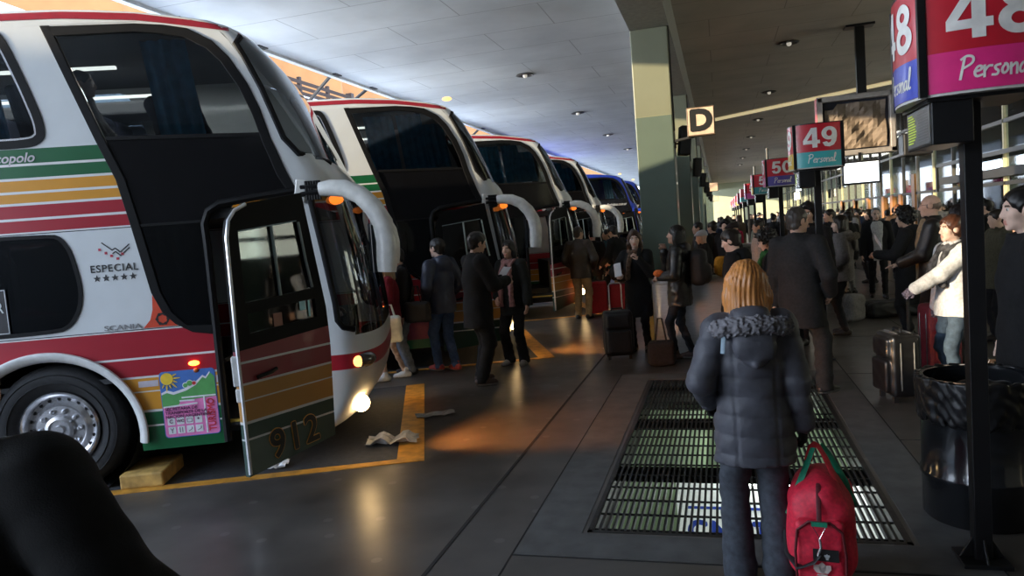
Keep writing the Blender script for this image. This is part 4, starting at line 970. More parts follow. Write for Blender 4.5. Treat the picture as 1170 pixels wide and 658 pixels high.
# canopy edge and the folded orange roofs beyond
ed = MB(); ed.span((-7.25, -9, CZ - .05), (-7.15, 96, CZ + .3)); struct('trim_3', ed, mat('canopy_edge', (.6, .62, .64), .6), 'pale edge strip of the canopy', 'canopy edge')
om = mat('orange_roof_sheet', (.50, .25, .085), .7, var=.12, scale=2); nt = om.node_tree; b = nt.nodes['Principled BSDF']
tl = nt.nodes.new('ShaderNodeBsdfTranslucent'); tl.inputs[0].default_value = (.80, .40, .12, 1); ad = nt.nodes.new('ShaderNodeMixShader'); ad.inputs[0].default_value = .22
nt.links.new(b.outputs[0], ad.inputs[1]); nt.links.new(tl.outputs[0], ad.inputs[2]); nt.links.new(ad.outputs[0], [n for n in nt.nodes if n.type == 'OUTPUT_MATERIAL'][0].inputs[0])
og = MB(); wt = MB()
y = 4.; i = 0
while y < 95:
    x0, x1 = (-12.2, -13.4) if i % 2 == 0 else (-13.4, -12.2)
    zb0, zb1 = (6.35, 7.05) if i % 2 == 0 else (7.05, 6.35)
    og.add([(x0, y, zb0), (x1, y + 2.4, zb1), (x1, y + 2.4, 10.), (x0, y, 10.), (x0 - .05, y, zb0), (x1 - .05, y + 2.4, zb1), (x1 - .05, y + 2.4, 10.), (x0 - .05, y, 10.)], [(0, 1, 2, 3), (7, 6, 5, 4), (0, 4, 5, 1)])
    wt.tube([(x0 + .03, y, zb0), (x1 + .03, y + 2.4, zb1)], .10, 8)
    y += 2.4; i += 1
struct('wall_left', og, om, 'folded orange translucent sheeting of the neighbouring roof', 'sheeting')
struct('trim_4', wt, mat('roof_edge_white', (.75, .75, .75), .6), 'white edges of the folded orange sheeting', 'roof edge', smooth=True)
sl = MB()
for k in range(11): sl.box((-11.4, 19.2, 5.0 + k * .16), (.05, 6.2, .10), Euler((0, .4, 0)).to_matrix())
for yy in (17.6, 19.2, 20.8): sl.span((-11.5, yy, 4.8), (-11.4, yy + .1, 6.75))
sl.span((-11.55, 16.0, 0), (-11.35, 16.2, 6.75)); sl.span((-11.55, 22.2, 0), (-11.35, 22.4, 6.75))
struct('wall_slats', sl, mat('brown_slats', (.045, .026, .018), .7), 'brown slatted screen beyond the canopy', 'slatted screen')
bw = MB(); bw.span((-16.3, -9, 0), (-16., 96, 3.3)); struct('wall_sun_limit', bw, mat('sun_wall_render', (.4, .38, .35), .8), 'low wall added beyond the coaches to keep the low sun off the floor', 'wall')  # added to cut the low sun off the platform floor
for i, yy in enumerate((10.9, 13.4, 15.0, 17.2, 19.9, 22.8, 26, 30)):
    sb = MB(); sb.tube([(-7.22, yy, CZ + .02), (-8.5, yy - .25 + .5 * (i % 2), 4.35)], .035, 8); sb.box((-7.2, yy, CZ + .0), (.25, .25, .04)); sb.tube([(-8.5, yy - .25 + .5 * (i % 2), 4.35), (-8.5, yy - .25 + .5 * (i % 2), 0)], .05, 8)
    struct('canopy_strut', sb, mat('strut_black', (.015, .015, .016), .5), 'black sloping strut propping the canopy edge', 'strut')
ow = MB(); ow.span((-21.1, -9.4, 0), (-14, -9, 7.)); ow.span((-30, -9.4, 0), (-23.3, -9, 7.)); ow.span((-23.3, -9.4, 6.4), (-21.1, -9, 7.)); struct('wall_sun_block', ow, mat('sun_wall_render'), 'unseen wall added across the yard to shade some travellers, with a gap for the sun', 'wall')  # added out of view to shade nearby figures; the gap lights the white jacket
# hall facade on the right and end wall
FX = 6.5
fr = MB(); gp = MB(); og2 = MB()
fy = [2. + 2.0 * k for k in range(40)]
for k, yy in enumerate(fy):
    fr.span((FX, yy, 0), (FX + .10, yy + .08, CZ), 0 if k % 3 else 1)
for z in (2.05, 3.5, 4.3): fr.span((FX, 2., z), (FX + .1, 82, z + .09), 2 if z == 2.05 else 0)
fr.span((FX - .30, 12., 2.24), (FX - .05, 24.2, 2.44), 2); fr.span((FX - .34, 12., 2.74), (FX - .28, 24.4, 2.84), 4); fr.span((FX - .34, 24.3, 2.05), (FX - .28, 24.4, 2.84), 4); fr.span((FX - .34, 17.6, 2.05), (FX - .28, 17.7, 2.84), 4)
for yy in (28.2, 30.2, 31.6, 33.2, 36.5, 40, 44): fr.span((FX - .04, yy, 0), (FX + .14, yy + .40, 2.75 if yy == 28.2 else 2.1), 3)
struct('window_frame', fr, [mat('bronze_frame', (.07, .06, .05), .5), mat('cream_mullion', (.55, .48, .28), .5), mat('dark_transom', (.018, .017, .016), .6), mat('orange_post', (.36, .15, .04), .5), mat('rail_black', (.008, .008, .008), .5)], 'bronze frame of the glazed hall front', 'window frame')
for k in range(39): gp.span((FX + .05, fy[k] + .09, .0), (FX + .06, fy[k + 1] - .01, CZ))
gp_o = struct('window_1', gp, glass('hall_glass', (.72, .76, .74), ior=1.4), 'glazed front of the terminal hall', 'window')
bk = MB(); bk.span((9.3, -9, 0), (9.6, 96, CZ)); struct('wall_right', bk, mat('shop_back_wall', (.30, .27, .20), .7, scale=2, var=.3), 'inner wall of the terminal hall behind the glass', 'wall')
ew = MB(); ew.span((-1.1, 82, 0), (9.6, 82.3, CZ)); ew.span((-1.1, 81.9, 2.2), (9.6, 82, 2.35)); struct('wall_back', ew, mat('end_wall_green', (.55, .58, .42), .7), 'pale green wall at the far end of the hall', 'wall')
rw = MB(); rw.span((-8.2, -9.2, 0), (9.6, -9, CZ)); struct('wall_front', rw, mat('rear_wall_dark', (.12, .12, .12), .8), 'dark wall behind the platform', 'wall')
# lit shop signs behind and along the glass front
def lightbox(label, x, y0, y1, z0, z1, col, es, frame=(.03, .03, .03), cat='sign', d=.12):
    r = thing('illuminated_sign', label, cat, (x, (y0 + y1) / 2, (z0 + z1) / 2), 0, 'lit shop signs in the hall')
    w, h = abs(y1 - y0), z1 - z0
    c = MB(); c.box((0, 0, 0), (d, w, h)); obj('sign_case', c, mat('sign_case_black', (.02, .02, .02), .5), r, bevel=.01)
    f = MB(); f.box((-d / 2 - .004, 0, 0), (.012, w * .95, h * .88)); f.box((0, -w / 2 - .002, 0), (d * .9, .008, h * .88))
    obj('sign_face', f, mat('sign_glow_%d_%d_%d' % tuple(int(c_ * 99) for c_ in col), tuple(c_ * .8 for c_ in col), .4, emit=col, es=es, scale=3), r)
    return r
lightbox('pale lit shop sign with a wide white face over the far kiosk', 7.4, 31.5, 33.6, 2.6, 3.3, (.95, .98, .9), 1.3)
lightbox('yellow lit shop sign between the orange posts', 7.2, 27.6, 29.6, 2.15, 2.5, (1, .85, .4), 1.5)
lightbox('cream lit shop sign beside the yellow one', 7.3, 33.8, 35.4, 2.2, 2.6, (1, .88, .6), 1.6)
lightbox('small red lit sign beneath the white television', 6.3, 36.5, 38.5, 3.0, 3.3, (.9, .05, .08), 1.2)
lightbox('tall white lit panel under the red sign', 7.3, 37.2, 39.4, 1.7, 2.9, (.8, .9, .85), .9)
lightbox('white and blue kiosk front seen left of the black pole', 7.2, 21.0, 24.2, 1.55, 2.25, (.7, .8, .95), .85)
lightbox('big white kiosk hood above the blue kiosk front', 8.0, 21.5, 25.0, 2.75, 3.6, (.9, .95, .92), .8)
lightbox('white lit shelf behind the man on the edge of the platform', 7.2, 17.6, 19.6, 1.7, 2.2, (.8, .85, .9), .8)
lightbox('green lit sign high behind the pole', 7.0, 46, 49, 2.3, 2.6, (.35, .8, .5), .7)
lightbox('white lit sign far down the hall beside the number boards', 5.2, 52, 54.4, 3.0, 3.9, (.85, .95, 1), 2.2)
lightbox('cream lit sign far down the hall under the white one', 5.4, 55, 58, 2.5, 3.1, (1, .9, .65), 1.8)
def hall_lamp(i, x, y, z):
    r = thing('hanging_lamp', ['round white lamp', 'bare bright lamp', 'small round lamp', 'pale globe lamp'][i % 4] + ' glowing in the glazed hall, ' + ['first', 'second', 'third', 'fourth', 'fifth', 'sixth', 'seventh', 'eighth'][i] + ' from the platform edge', 'lamp', (x, y, z), 0, 'lamps in the glazed hall')
    obj('globe', MB().ball((0, 0, 0), .10, 14), mat('globe_glow', (1, 1, .95), .3, emit=(1, .97, .88), es=6.), r, smooth=True); obj('stem', MB().tube([(0, 0, .08), (0, 0, CZ - z)], .012, 6), mat('strut_black'), r)
for i, (x, y, z) in enumerate(((7.2, 19.6, 3.15), (7.6, 20.3, 3.2), (7.4, 17.2, 2.6), (8.2, 18.2, 2.7), (7.65, 21.6, 2.5), (7.8, 25.5, 2.6), (7.4, 29.8, 3.2), (7.9, 34.6, 3.1))): hall_lamp(i, x, y, z)
kc = MB()
for y0 in (20.8, 27, 31, 36): kc.span((7.0, y0, 0), (8.0, y0 + 3.6, 1.1)); kc.span((8.9, y0, 0), (9.2, y0 + 3.6, 2.4), 1); [kc.span((8.55, y0 + .1, z), (8.9, y0 + 3.5, z + .04), 1) for z in (1.3, 1.7, 2.1)]
struct('trim_5', kc, [mat('counter_wood', (.25, .15, .07), .5), mat('kiosk_cream', (.5, .45, .34), .6)], 'counters and shelves of the kiosks behind the glass', 'counter')

# ---------------------------------------------------------------- floor grating and the pit under it
g = thing('floor_grating', 'black steel floor grating with a lit passage below, under the woman in the fur-trimmed jacket', 'grating', ((GX0 + GX1) / 2, (GY0 + GY1) / 2, 0))
W2, D2 = (GX1 - GX0) / 2, (GY1 - GY0) / 2; gm = mat('grating_steel', (.035, .035, .035), .45, .6, var=.3, bump=.15)
b = MB(); n = 46
for k in range(n):
    x = -W2 + .03 + (2 * W2 - .06) * k / (n - 1); b.span((x - .0068, -D2 + .02, -.03), (x + .0068, D2 - .02, .0))
obj('grating_bars', b, gm, g)
b = MB(); yy = -D2 + .06
while yy < D2: b.span((-W2 + .02, yy, -.014), (W2 - .02, yy + .010, -.002)); yy += .245
obj('cross_bars', b, gm, g)
b = MB()
for a, c in (((-W2, -D2), (W2, -D2 + .03)), ((-W2, D2 - .03), (W2, D2)), ((-W2, -D2), (-W2 + .03, D2)), ((W2 - .03, -D2), (W2, D2))): b.span((*a, -.06), (*c, .003))
obj('rim', b, gm, g)
for y0, y1 in ((5.32, 5.62), (6.70, 7.02), (8.10, 8.36)):
    b = MB().span((-W2, y0 - (GY0 + GY1) / 2, -.062), (W2, y1 - (GY0 + GY1) / 2, -.045))
    obj('support_beam', b, mat('support_black', (.010, .010, .010), .8), g)
pit = MB(); gw = mat('pit_green', (.42, .52, .36), .7, var=.15, scale=3); dk = mat('pit_dark', (.06, .06, .055), .8)
pit.add([(GX0, GY0, 0), (GX1, GY0, 0), (GX1, GY1, 0), (GX0, GY1, 0), (GX0, GY0, -.3), (GX1, GY0, -.3), (GX1, GY1, -.3), (GX0, GY1, -.3)], [(0, 4, 5, 1), (1, 5, 6, 2), (2, 6, 7, 3), (3, 7, 4, 0)], 1)
pit.span((-1.6, 4., -3.2), (4., 12., -3.1), 1); pit.span((-1.6, 11.0, -3.2), (4., 11.1, -.3), 0); pit.span((-1.7, 4, -3.2), (-1.6, 11.1, -.3), 0); pit.span((3.4, 4, -3.2), (3.5, 11.1, -.3), 0); pit.span((-1.7, 3.9, -3.2), (3.5, 4.0, -.3), 1)
pit.span((-.62, 8.3, -3.2), (-.28, 8.7, -.3), 0); pit.span((-1.6, 8.56, -.36), (3.5, 11.1, -.30), 1)
struct('wall_below', pit, [gw, dk], 'green lit passage beneath the grating', 'passage')
r = thing('illuminated_sign', 'white lit sign with blue letters below the floor grating', 'sign', (.50, 7.2, -1.20))
obj('sign_panel', MB().box((0, 0, -.25), (2.1, .06, 1.5)), mat('pit_sign_white', (.8, .82, .8), .5, emit=(.9, 1, .95), es=.12), r)
A = Matrix.Translation((-.42, -.036, -.18)) @ Euler((PI / 2, 0, 0)).to_matrix().to_4x4()
text('sign_lettering', 'CNET', .34, mat('sign_blue', (.02, .06, .42), .5), r, Matrix.Translation((.0, -.036, -.22)) @ Euler((PI / 2, 0, 0)).to_matrix().to_4x4(), .018, space=1.1) if 0 else text('sign_lettering', 'CNRT', .27, mat('sign_blue', (.02, .06, .42), .5), r, Matrix.Translation((-.96, -.034, -.01)) @ Euler((PI / 2, 0, 0)).to_matrix().to_4x4(), .014, space=1.12, align='LEFT')
obj('sign_line', MB().box((-.30, -.034, .23), (1.32, .006, .026)), mat('sign_blue'), r)
r = thing('tube_lamp', 'bright tube lamp over the sign below the grating', 'lamp', (.62, 7.05, -.655))
obj('tube', MB().tube([(-.7, 0, 0), (.7, 0, 0)], .035, 12), mat('tube_glow', (1, 1, 1), .3, emit=(.92, 1, .96), es=9.), r, smooth=True); obj('lamp_body', MB().box((0, .02, .06), (1.5, .09, .05)), mat('lamp_body_white', (.7, .7, .7), .5), r, bevel=.01)

# ---------------------------------------------------------------- coaches
bus('white coach with red, orange and green stripes, open door numbered 912, nearest to the camera', 0, 0, 1)
bus('white striped coach with the word SUITE by its window, second from the camera', .1, 4.65, 2, door_out=.03)
bus('white striped coach with its door swung open, third from the camera', .18, 9.56, 3, door_out=.6)
bus('white striped coach mostly hidden, fourth from the camera, before the blue coach', .0, 14.73, 4, door_out=.03)
bus('blue coach with white slashes and a web address on its side', .0, 24.4, 9, group='blue coaches', door_out=.03)
bus('dark blue coach half hidden behind the pillar, beyond the blue one', .0, 29.2, 9, group='blue coaches', door_out=.03, plain=True)
# bus drivers and passengers behind glass are added with the people

# wheel stop, litter
ws = thing('wheel_stop', 'worn yellow wheel stop block beside the front wheel of the nearest coach', 'wheel stop', (-4.72, 5.0, .004), math.radians(22.5))
obj('block', MB().box((0, 0, .06), (.34, .52, .12)), mat('worn_yellow', (.45, .27, .07), .7, var=.4, scale=10, bump=.3), ws, bevel=.015)
def crumple(name, label, x, y, w, d, h, seed, col, rz=0., cat='litter', z0=.006):
    rnd = random.Random(seed); nx, ny = 10, 8; vs = []
    for i in range(nx + 1):
        for j in range(ny + 1):
            u, v_ = i / nx - .5, j / ny - .5; vs.append((u * w + rnd.uniform(-.2, .2) * w / nx, v_ * d + rnd.uniform(-.2, .2) * d / ny, .002 + h * abs(math.sin(u * 7 + seed) * math.cos(v_ * 6 + seed * 2)) + rnd.uniform(0, h * .35)))
    mb = MB().add(vs, [(i * (ny + 1) + j, (i + 1) * (ny + 1) + j, (i + 1) * (ny + 1) + j + 1, i * (ny + 1) + j + 1) for i in range(nx) for j in range(ny)])
    o = obj(name, mb, mat('paper_%d' % int(col[0] * 100), col, .8, var=.3, scale=12), smooth=False); o.location = (x, y, z0); o.rotation_euler = (0, 0, rz); sd = o.modifiers.new('t', 'SOLIDIFY'); sd.thickness = .002; sd.offset = 1
    return tag(o, label, cat, 'litter on the bay floor')
crumple('crumpled_newspaper', 'crumpled newspaper lying under the nose of the nearest coach', -2.98, 6.02, .46, .26, .07, 3, (.34, .33, .32), .3)
crumple('crumpled_paper', 'crumpled white paper at the foot of the open numbered door', -3.76, 5.30, .26, .14, .05, 5, (.72, .72, .72), .2)
crumple('paper_scrap', 'flat grey paper scrap further under the nearest coach', -2.95, 7.0, .4, .16, .02, 8, (.25, .24, .23), .5)
crumple('paper_scrap', 'white paper scrap on the floor before the black suitcase by the pillar', -1.72, 10.8, .10, .06, .015, 9, (.7, .66, .6), .1)
crumple('paper_scrap', 'tiny white scrap on the dark paving beyond the grating', 1.52, 5.9, .05, .02, .008, 4, (.7, .7, .7), .4, z0=.003)

# ---------------------------------------------------------------- number boards
BOARDS = [(48, 4.1, (.80, .03, .22), (.05, .08, .50)), (49, 9.6, (.05, .42, .44), (.75, .50, .04)), (50, 15.1, (.09, .07, .34), (.65, .12, .30)), (51, 20.6, (.05, .30, .32), (.75, .50, .06)), (52, 26.1, (.55, .08, .30), (.55, .08, .30)), (53, 31.6, (.10, .45, .50), (.05, .35, .45)), (54, 37.1, (.55, .10, .3), (.6, .1, .3)), (55, 42.6, (.7, .5, .1), (.7, .4, .1)), (56, 48.1, (.3, .1, .4), (.6, .1, .3)), (57, 53.6, (.6, .1, .3), (.7, .4, .1)), (58, 59.1, (.1, .4, .4), (.6, .1, .1))]
SRED = (.55, .015, .03)
SCRIPT = [([[(0, 0), (.08, .95)], [(-.05, .85), (.15, 1.), (.42, .92), (.42, .65), (.1, .48)]], .50), ([[(0, .25), (.28, .32), (.26, .48), (.1, .48), (0, .22), (.1, .03), (.32, .1)]], .37), ([[(0, .48), (.04, 0)], [(.03, .25), (.15, .45), (.3, .44)]], .33), ([[(.28, .46), (.08, .42), (.1, .28), (.24, .2), (.2, .03), (0, .05)]], .34),
          ([[(.15, .47), (0, .25), (.1, .02), (.28, .2), (.2, .46), (.1, .45)]], .35), ([[(0, .47), (.04, 0)], [(.04, .3), (.18, .46), (.26, .4), (.27, 0)]], .36), ([[(.28, .42), (.1, .46), (0, .2), (.08, .02), (.22, .12), (.29, .44)], [(.29, .44), (.27, .1), (.38, .02)]], .40), ([[(0, .1), (.2, .7), (.18, 1.), (.08, .95), (.05, .4), (.1, .02), (.25, .08)]], .25)]
def dring(cx, cy, rx, ry, hx, hy): return (disc2(cx, cy, rx, 28, ry), [disc2(cx, cy, hx, 24, hy)])
DIGITS = {'4': ([([(.40, 1), (.67, 1), (.67, .37), (.80, .37), (.80, .19), (.67, .19), (.67, 0), (.43, 0), (.43, .19), (0, .19), (0, .38)], [[(.43, .72), (.43, .37), (.19, .37)]])], .80), '8': ([dring(.37, .285, .37, .295, .145, .115), dring(.37, .745, .315, .265, .115, .095)], .74),
          '9': ([dring(.37, .67, .37, .335, .135, .155), ([(.74, .66), (.735, .48), (.69, .25), (.57, .07), (.36, -.01), (.14, .03), (.03, .22), (.24, .26), (.32, .18), (.42, .22), (.48, .36), (.50, .55)], [])], .74),
          '0': ([dring(.37, .5, .37, .51, .135, .33)], .74), '1': ([([(.16, 0), (.41, 0), (.41, 1), (.22, 1), (.15, .87), (0, .80), (0, .63), (.16, .68)], [])], .44),
          '5': ([([(.12, 1), (.68, 1), (.68, .81), (.30, .81), (.28, .66), (.40, .69), (.57, .64), (.70, .51), (.73, .33), (.67, .15), (.53, .03), (.34, -.01), (.13, .04), (.01, .23), (.22, .28), (.28, .19), (.36, .16), (.46, .21), (.49, .33), (.46, .45), (.37, .50), (.28, .46), (.24, .41), (.03, .44)], [])], .74),
          '2': ([([(0, 0), (.72, 0), (.72, .19), (.34, .19), (.62, .46), (.71, .70), (.62, .92), (.36, 1.01), (.10, .92), (.02, .68), (.25, .66), (.28, .78), (.36, .83), (.45, .78), (.46, .66), (.36, .49), (0, .17)], [])], .74),
          '3': ([([(.02, .26), (.24, .28), (.28, .19), (.37, .16), (.47, .22), (.47, .36), (.38, .43), (.27, .43), (.27, .58), (.37, .59), (.45, .66), (.44, .78), (.36, .84), (.28, .80), (.24, .72), (.04, .74), (.12, .93), (.36, 1.01), (.60, .93), (.68, .74), (.63, .58), (.55, .52), (.66, .46), (.72, .29), (.62, .07), (.36, -.01), (.10, .07)], [])], .74),
          '6': ([dring(.37, .325, .37, .335, .135, .155), ([(0, .34), (.005, .52), (.05, .75), (.17, .93), (.38, 1.01), (.60, .97), (.71, .78), (.50, .74), (.42, .82), (.32, .78), (.26, .64), (.24, .45)], [])], .74), '7': ([([(.08, 0), (.34, 0), (.48, .45), (.72, .82), (.72, 1), (.02, 1), (.02, .80), (.46, .80), (.22, .45)], [])], .74)}
def board(num, y, cf_, cl_, x=1.19):
    r = thing('platform_number_board', 'red board numbered %d with a coloured lower band, on a black post' % num, 'number board', (x, y, 0), 0, 'platform number boards')
    pm = mat('post_black', (.008, .008, .009), .35, var=.2); far_ = y > 30
    p = MB(); p.span((-.04, -.04, 0), (.04, .04, 2.36)); p.box((0, 0, .012), (.22, .22, .024))
    for a in range(4): 
        M_ = Euler((0, 0, a * PI / 2)).to_matrix(); q = [M_ @ Vector(v) for v in ((.04, -.006, .02), (.105, -.006, .02), (.04, -.006, .13), (.04, .006, .02), (.105, .006, .02), (.04, .006, .13))]; p.add(q, [(0, 1, 2), (5, 4, 3), (0, 3, 4, 1), (1, 4, 5, 2), (2, 5, 3, 0)])
    obj('post', p, pm, r, bevel=.004)
    hw, z0, z1, bul = .262, 2.325, 2.82, .05; zb = z0 + (z1 - z0) * .36
    def bulge(t): return bul * (1 - (t / hw) ** 2)
    for a in range(4):
        band = cf_ if a % 2 == 0 else cl_; M_ = Euler((0, 0, a * PI / 2)).to_matrix(); f = MB(); N = 10
        for lo, hi, m in ((z0, zb, 1), (zb, z1, 0)):
            vs = []
            for i in range(N + 1):
                t = -hw + .02 + (2 * hw - .04) * i / N
                for z in (lo, hi): vs.append(M_ @ Vector((t, -hw - bulge(t), z)))
            f.add(vs, [(i * 2, i * 2 + 2, i * 2 + 3, i * 2 + 1) for i in range(N)], m)
        fo = obj('face_panel', f, [mat('board_red', SRED, .35, var=.06, coat=.3), mat('board_band_%d_%d_%d' % tuple(int(c * 99) for c in band), band, .35, var=.06, coat=.3)], r, smooth=True)
        if a in (0, 3) and not (a == 3 and far_):
            if y < 23:      # handwritten wordmark in the lower band
                wm = MB(); cx = -.120; u = .102
                for strokes, adv in SCRIPT:
                    for st_ in strokes:
                        q = [Vector(p) for p in st_]; 
                        for _ in range(2): q = [q[0]] + [r_ for a_, b_ in zip(q, q[1:]) for r_ in (a_ * .75 + b_ * .25, a_ * .25 + b_ * .75)] + [q[-1]]
                        for a_, b_ in zip(q, q[1:]):
                            dv = (b_ - a_); 
                            if dv.length < 1e-6: continue
                            dv.normalize(); n_ = Vector((-dv.y, dv.x)) * .052; L_ = dv * .03
                            pts_ = [a_ - L_ - n_, b_ + L_ - n_, b_ + L_ + n_, a_ - L_ + n_]; X_ = [(cx + (p.x + .12 * p.y) * u, z0 + .048 + p.y * u * 1.0) for p in pts_]
                            wm.add([M_ @ Vector((x_, -hw - bulge(x_) - .003, z_)) for x_, z_ in X_], [(0, 1, 2, 3)])
                    cx += adv * u
                obj('wordmark', wm, mat('board_white', (.80, .78, .74), .4), fo, fixn=False)
            nb = MB(); dh = .228; dw = [DIGITS[c][1] for c in str(num)]; cx = .016 - (sum(dw) + .08) * dh / 2
            for c, w_ in zip(str(num), dw):
                for li, (outer, holes) in enumerate(DIGITS[c][0]):
                    nb.poly([(cx + p * dh, zb + .045 + q * dh) for p, q in outer], lambda p, q, d: (p, -.0006 * li, q), [[(cx + p * dh, zb + .045 + q * dh) for p, q in h_] for h_ in holes])
                cx += (w_ + .08) * dh
            no = obj('number', nb, mat('board_white', (.80, .78, .74), .4), fo, fixn=False); bm = bmesh.new(); bm.from_mesh(no.data)
            for i in range(-9, 10): bmesh.ops.bisect_plane(bm, geom=bm.verts[:] + bm.edges[:] + bm.faces[:], plane_co=(i * .022, 0, 0), plane_no=(1, 0, 0))
            for v in bm.verts: v.co = M_ @ Vector((v.co.x, -hw - bulge(v.co.x) - .003 + v.co.y, v.co.z))
            bm.to_mesh(no.data); bm.free()
    c = MB()
    for sx_ in (-1, 1):
        for sy_ in (-1, 1): c.span((sx_ * hw - .016, sy_ * hw - .016, z0 - .01), (sx_ * hw + .016, sy_ * hw + .016, z1 + .01))
    outl = []
    for a in range(4):
        M_ = Euler((0, 0, a * PI / 2)).to_matrix()
        for i in range(9): t = -hw + 2 * hw * i / 8; q = M_ @ Vector((t, -hw - bulge(t), 0)); outl.append((q.x, q.y))
    for z, th in ((z1, .012),): c.poly(outl, lambda a, b, d: (a, b, z + d), (), 0, th)
    obj('board_frame', c, pm, r)
    w = MB(); w.poly(grow(outl, -.004), lambda a, b, d: (a, b, z0 - .012 + d), ([(.20, .20), (-.20, .20), (-.20, -.20), (.20, -.20)],), 0, .012); obj('lower_trim', w, mat('board_trim_white', (.6, .58, .55), .4), r)
    w = MB(); w.span((-.24, -.24, z0 - .03), (.24, .24, z0 - .012)); obj('base_tray', w, pm, r)
    d = MB(); d.span((-.22, -.22, 2.10), (-.045, .24, 2.305)); do = obj('display_box', d, pm, r, bevel=.006)
    f = MB(); f.add([(-.222, -.20, 2.115), (-.222, .22, 2.115), (-.222, .22, 2.29), (-.222, -.20, 2.29)], [(3, 2, 1, 0)]); obj('display_face', f, mat('display_grey', (.16, .16, .16), .25), do)
    tx = MB()
    if y < 12:
        for k in range(11):
            zz = 2.135 + k * .0135; wd = (.10, .13, .15, .15, .16, .14, .15, .13, .14, .12, .09)[k]; tx.add([(-.2235, .20, zz), (-.2235, .20 - wd, zz), (-.2235, .20 - wd, zz + .007), (-.2235, .20, zz + .007)], [(0, 1, 2, 3)])
            tx.add([(-.2235, .01, zz), (-.2235, -.17, zz), (-.2235, -.17, zz + .003), (-.2235, .01, zz + .003)], [(0, 1, 2, 3)], 1)
        obj('display_lines', tx, [mat('display_green', (.35, .45, .03), .4, emit=(.45, .6, .05), es=.35), mat('display_dim', (.08, .07, .07), .4)], do)
    if 12 < y < 23: obj('stub', MB().tube([(-.2, .2, z1), (-.2, .2, z1 + .26)], .03, 8), pm, r)
for b_ in BOARDS: board(*b_, x=1.19 if b_[0] == 48 else 1.15)

# ---------------------------------------------------------------- hanging things, lamps
r = thing('advertising_panel', 'large framed hanging panel with crumpled brown paper, right of board 49', 'panel', (2.62, 15.45, 0))
f = MB(); X0, X1, Z0, Z1 = -.72, .62, 2.80, 3.92
for a, c in (((X0, Z0), (X1, Z0 + .09)), ((X0, Z1 - .09), (X1, Z1)), ((X0, Z0), (X0 + .09, Z1)), ((X1 - .09, Z0), (X1, Z1))): f.span((a[0], -.13, a[1]), (c[0], .13, c[1]))
f.span((X0 + .05, .02, Z0 + .05), (X1 - .05, .10, Z1 - .05), 1); f.span((X0 - .02, -.12, Z0), (X0, .13, Z1), 2)
obj('panel_frame', f, [mat('panel_frame_alloy', (.42, .38, .36), .4, .4), mat('panel_inside_navy', (.015, .016, .03), .5), mat('panel_edge_red', (.35, .03, .03), .5)], r, bevel=.012)
rnd = random.Random(2); vs = []; nx, nz = 14, 10
for i in range(nx + 1):
    for j in range(nz + 1): vs.append((X0 + .13 + (X1 - X0 - .28) * i / nx, -.02 - rnd.random() * .05 - .04 * math.sin(i * .9 + j * .7), Z0 + .12 + (Z1 - Z0 - .26 - (.10 if i < 3 else 0)) * j / nz))
obj('brown_paper', MB().add(vs, [(i * (nz + 1) + j, (i + 1) * (nz + 1) + j, (i + 1) * (nz + 1) + j + 1, i * (nz + 1) + j + 1) for i in range(nx) for j in range(nz)]), mat('brown_paper', (.20, .15, .11), .8), r)
h = MB(); h.span((.0, -.06, Z1), (.16, .06, CZ - .03)); h.box((.08, 0, CZ - .02), (.5, .3, .04)); obj('hanger', h, mat('post_black'), r)
r = thing('television', 'hanging television with a blank white screen under the framed panel', 'television', (2.62, 15.2, 2.42))
obj('case', MB().box((-.02, .05, .03), (.66, .09, .44)), mat('tv_case', (.015, .015, .017), .4), r, bevel=.012)
obj('screen', MB().box((-.02, .002, .03), (.60, .008, .37)), mat('tv_glow', (.9, .95, 1), .3, emit=(.9, .97, 1), es=1.5), r); obj('bracket', MB().box((-.02, .12, .32), (.05, .05, .18)), mat('post_black'), r)
for i, (x, z, nm) in enumerate(((4.0, 2.75, 'dark speaker-like box hanging right of the framed panel'),)):
    r = thing('monitor', 'dark hanging monitor right of the framed panel, screen turned away', 'monitor', (3.62, 15.6, 2.9)); obj('case', MB().box((0, 0, 0), (.5, .4, .42)).box((0, .25, 0), (.36, .14, .30)), mat('monitor_dark', (.02, .02, .022), .4), r, bevel=.03); obj('hanger', MB().tube([(0, 0, .2), (0, 0, CZ - 2.9)], .03, 8), mat('post_black'), r)
for i in range(3):
    r = thing('letter_sign', ['square lit sign with a black letter D beside the nearest pillar', 'small square sign further along the pillar row', 'tiny square sign far along the pillar row'][i], 'sign', (-.18, PY[0] - .16 + [0, 24.8, 49.6][i], 3.175), 0, None if i == 0 else 'square signs along the pillars')
    obj('sign_box', MB().box((0, .06, 0), (.38, .12, .40)), mat('sign_box_brown', (.12, .08, .05), .5), r, bevel=.008)
    obj('sign_face', MB().box((0, -.004, 0), (.345, .01, .365)), mat('letter_sign_face', (.62, .44, .31), .4, emit=(1, .70, .45), es=.16), r)
    if i < 1: text('letter', 'D', .40, mat('letter_black', (.01, .01, .01), .5), r, place((0, -.011, 0), PI / 2), .022, sx=1.05)
    obj('sign_arm', MB().tube([(-.39, .2, -.22), (-.1, .1, -.19)], .02, 8), mat('strut_black'), r)
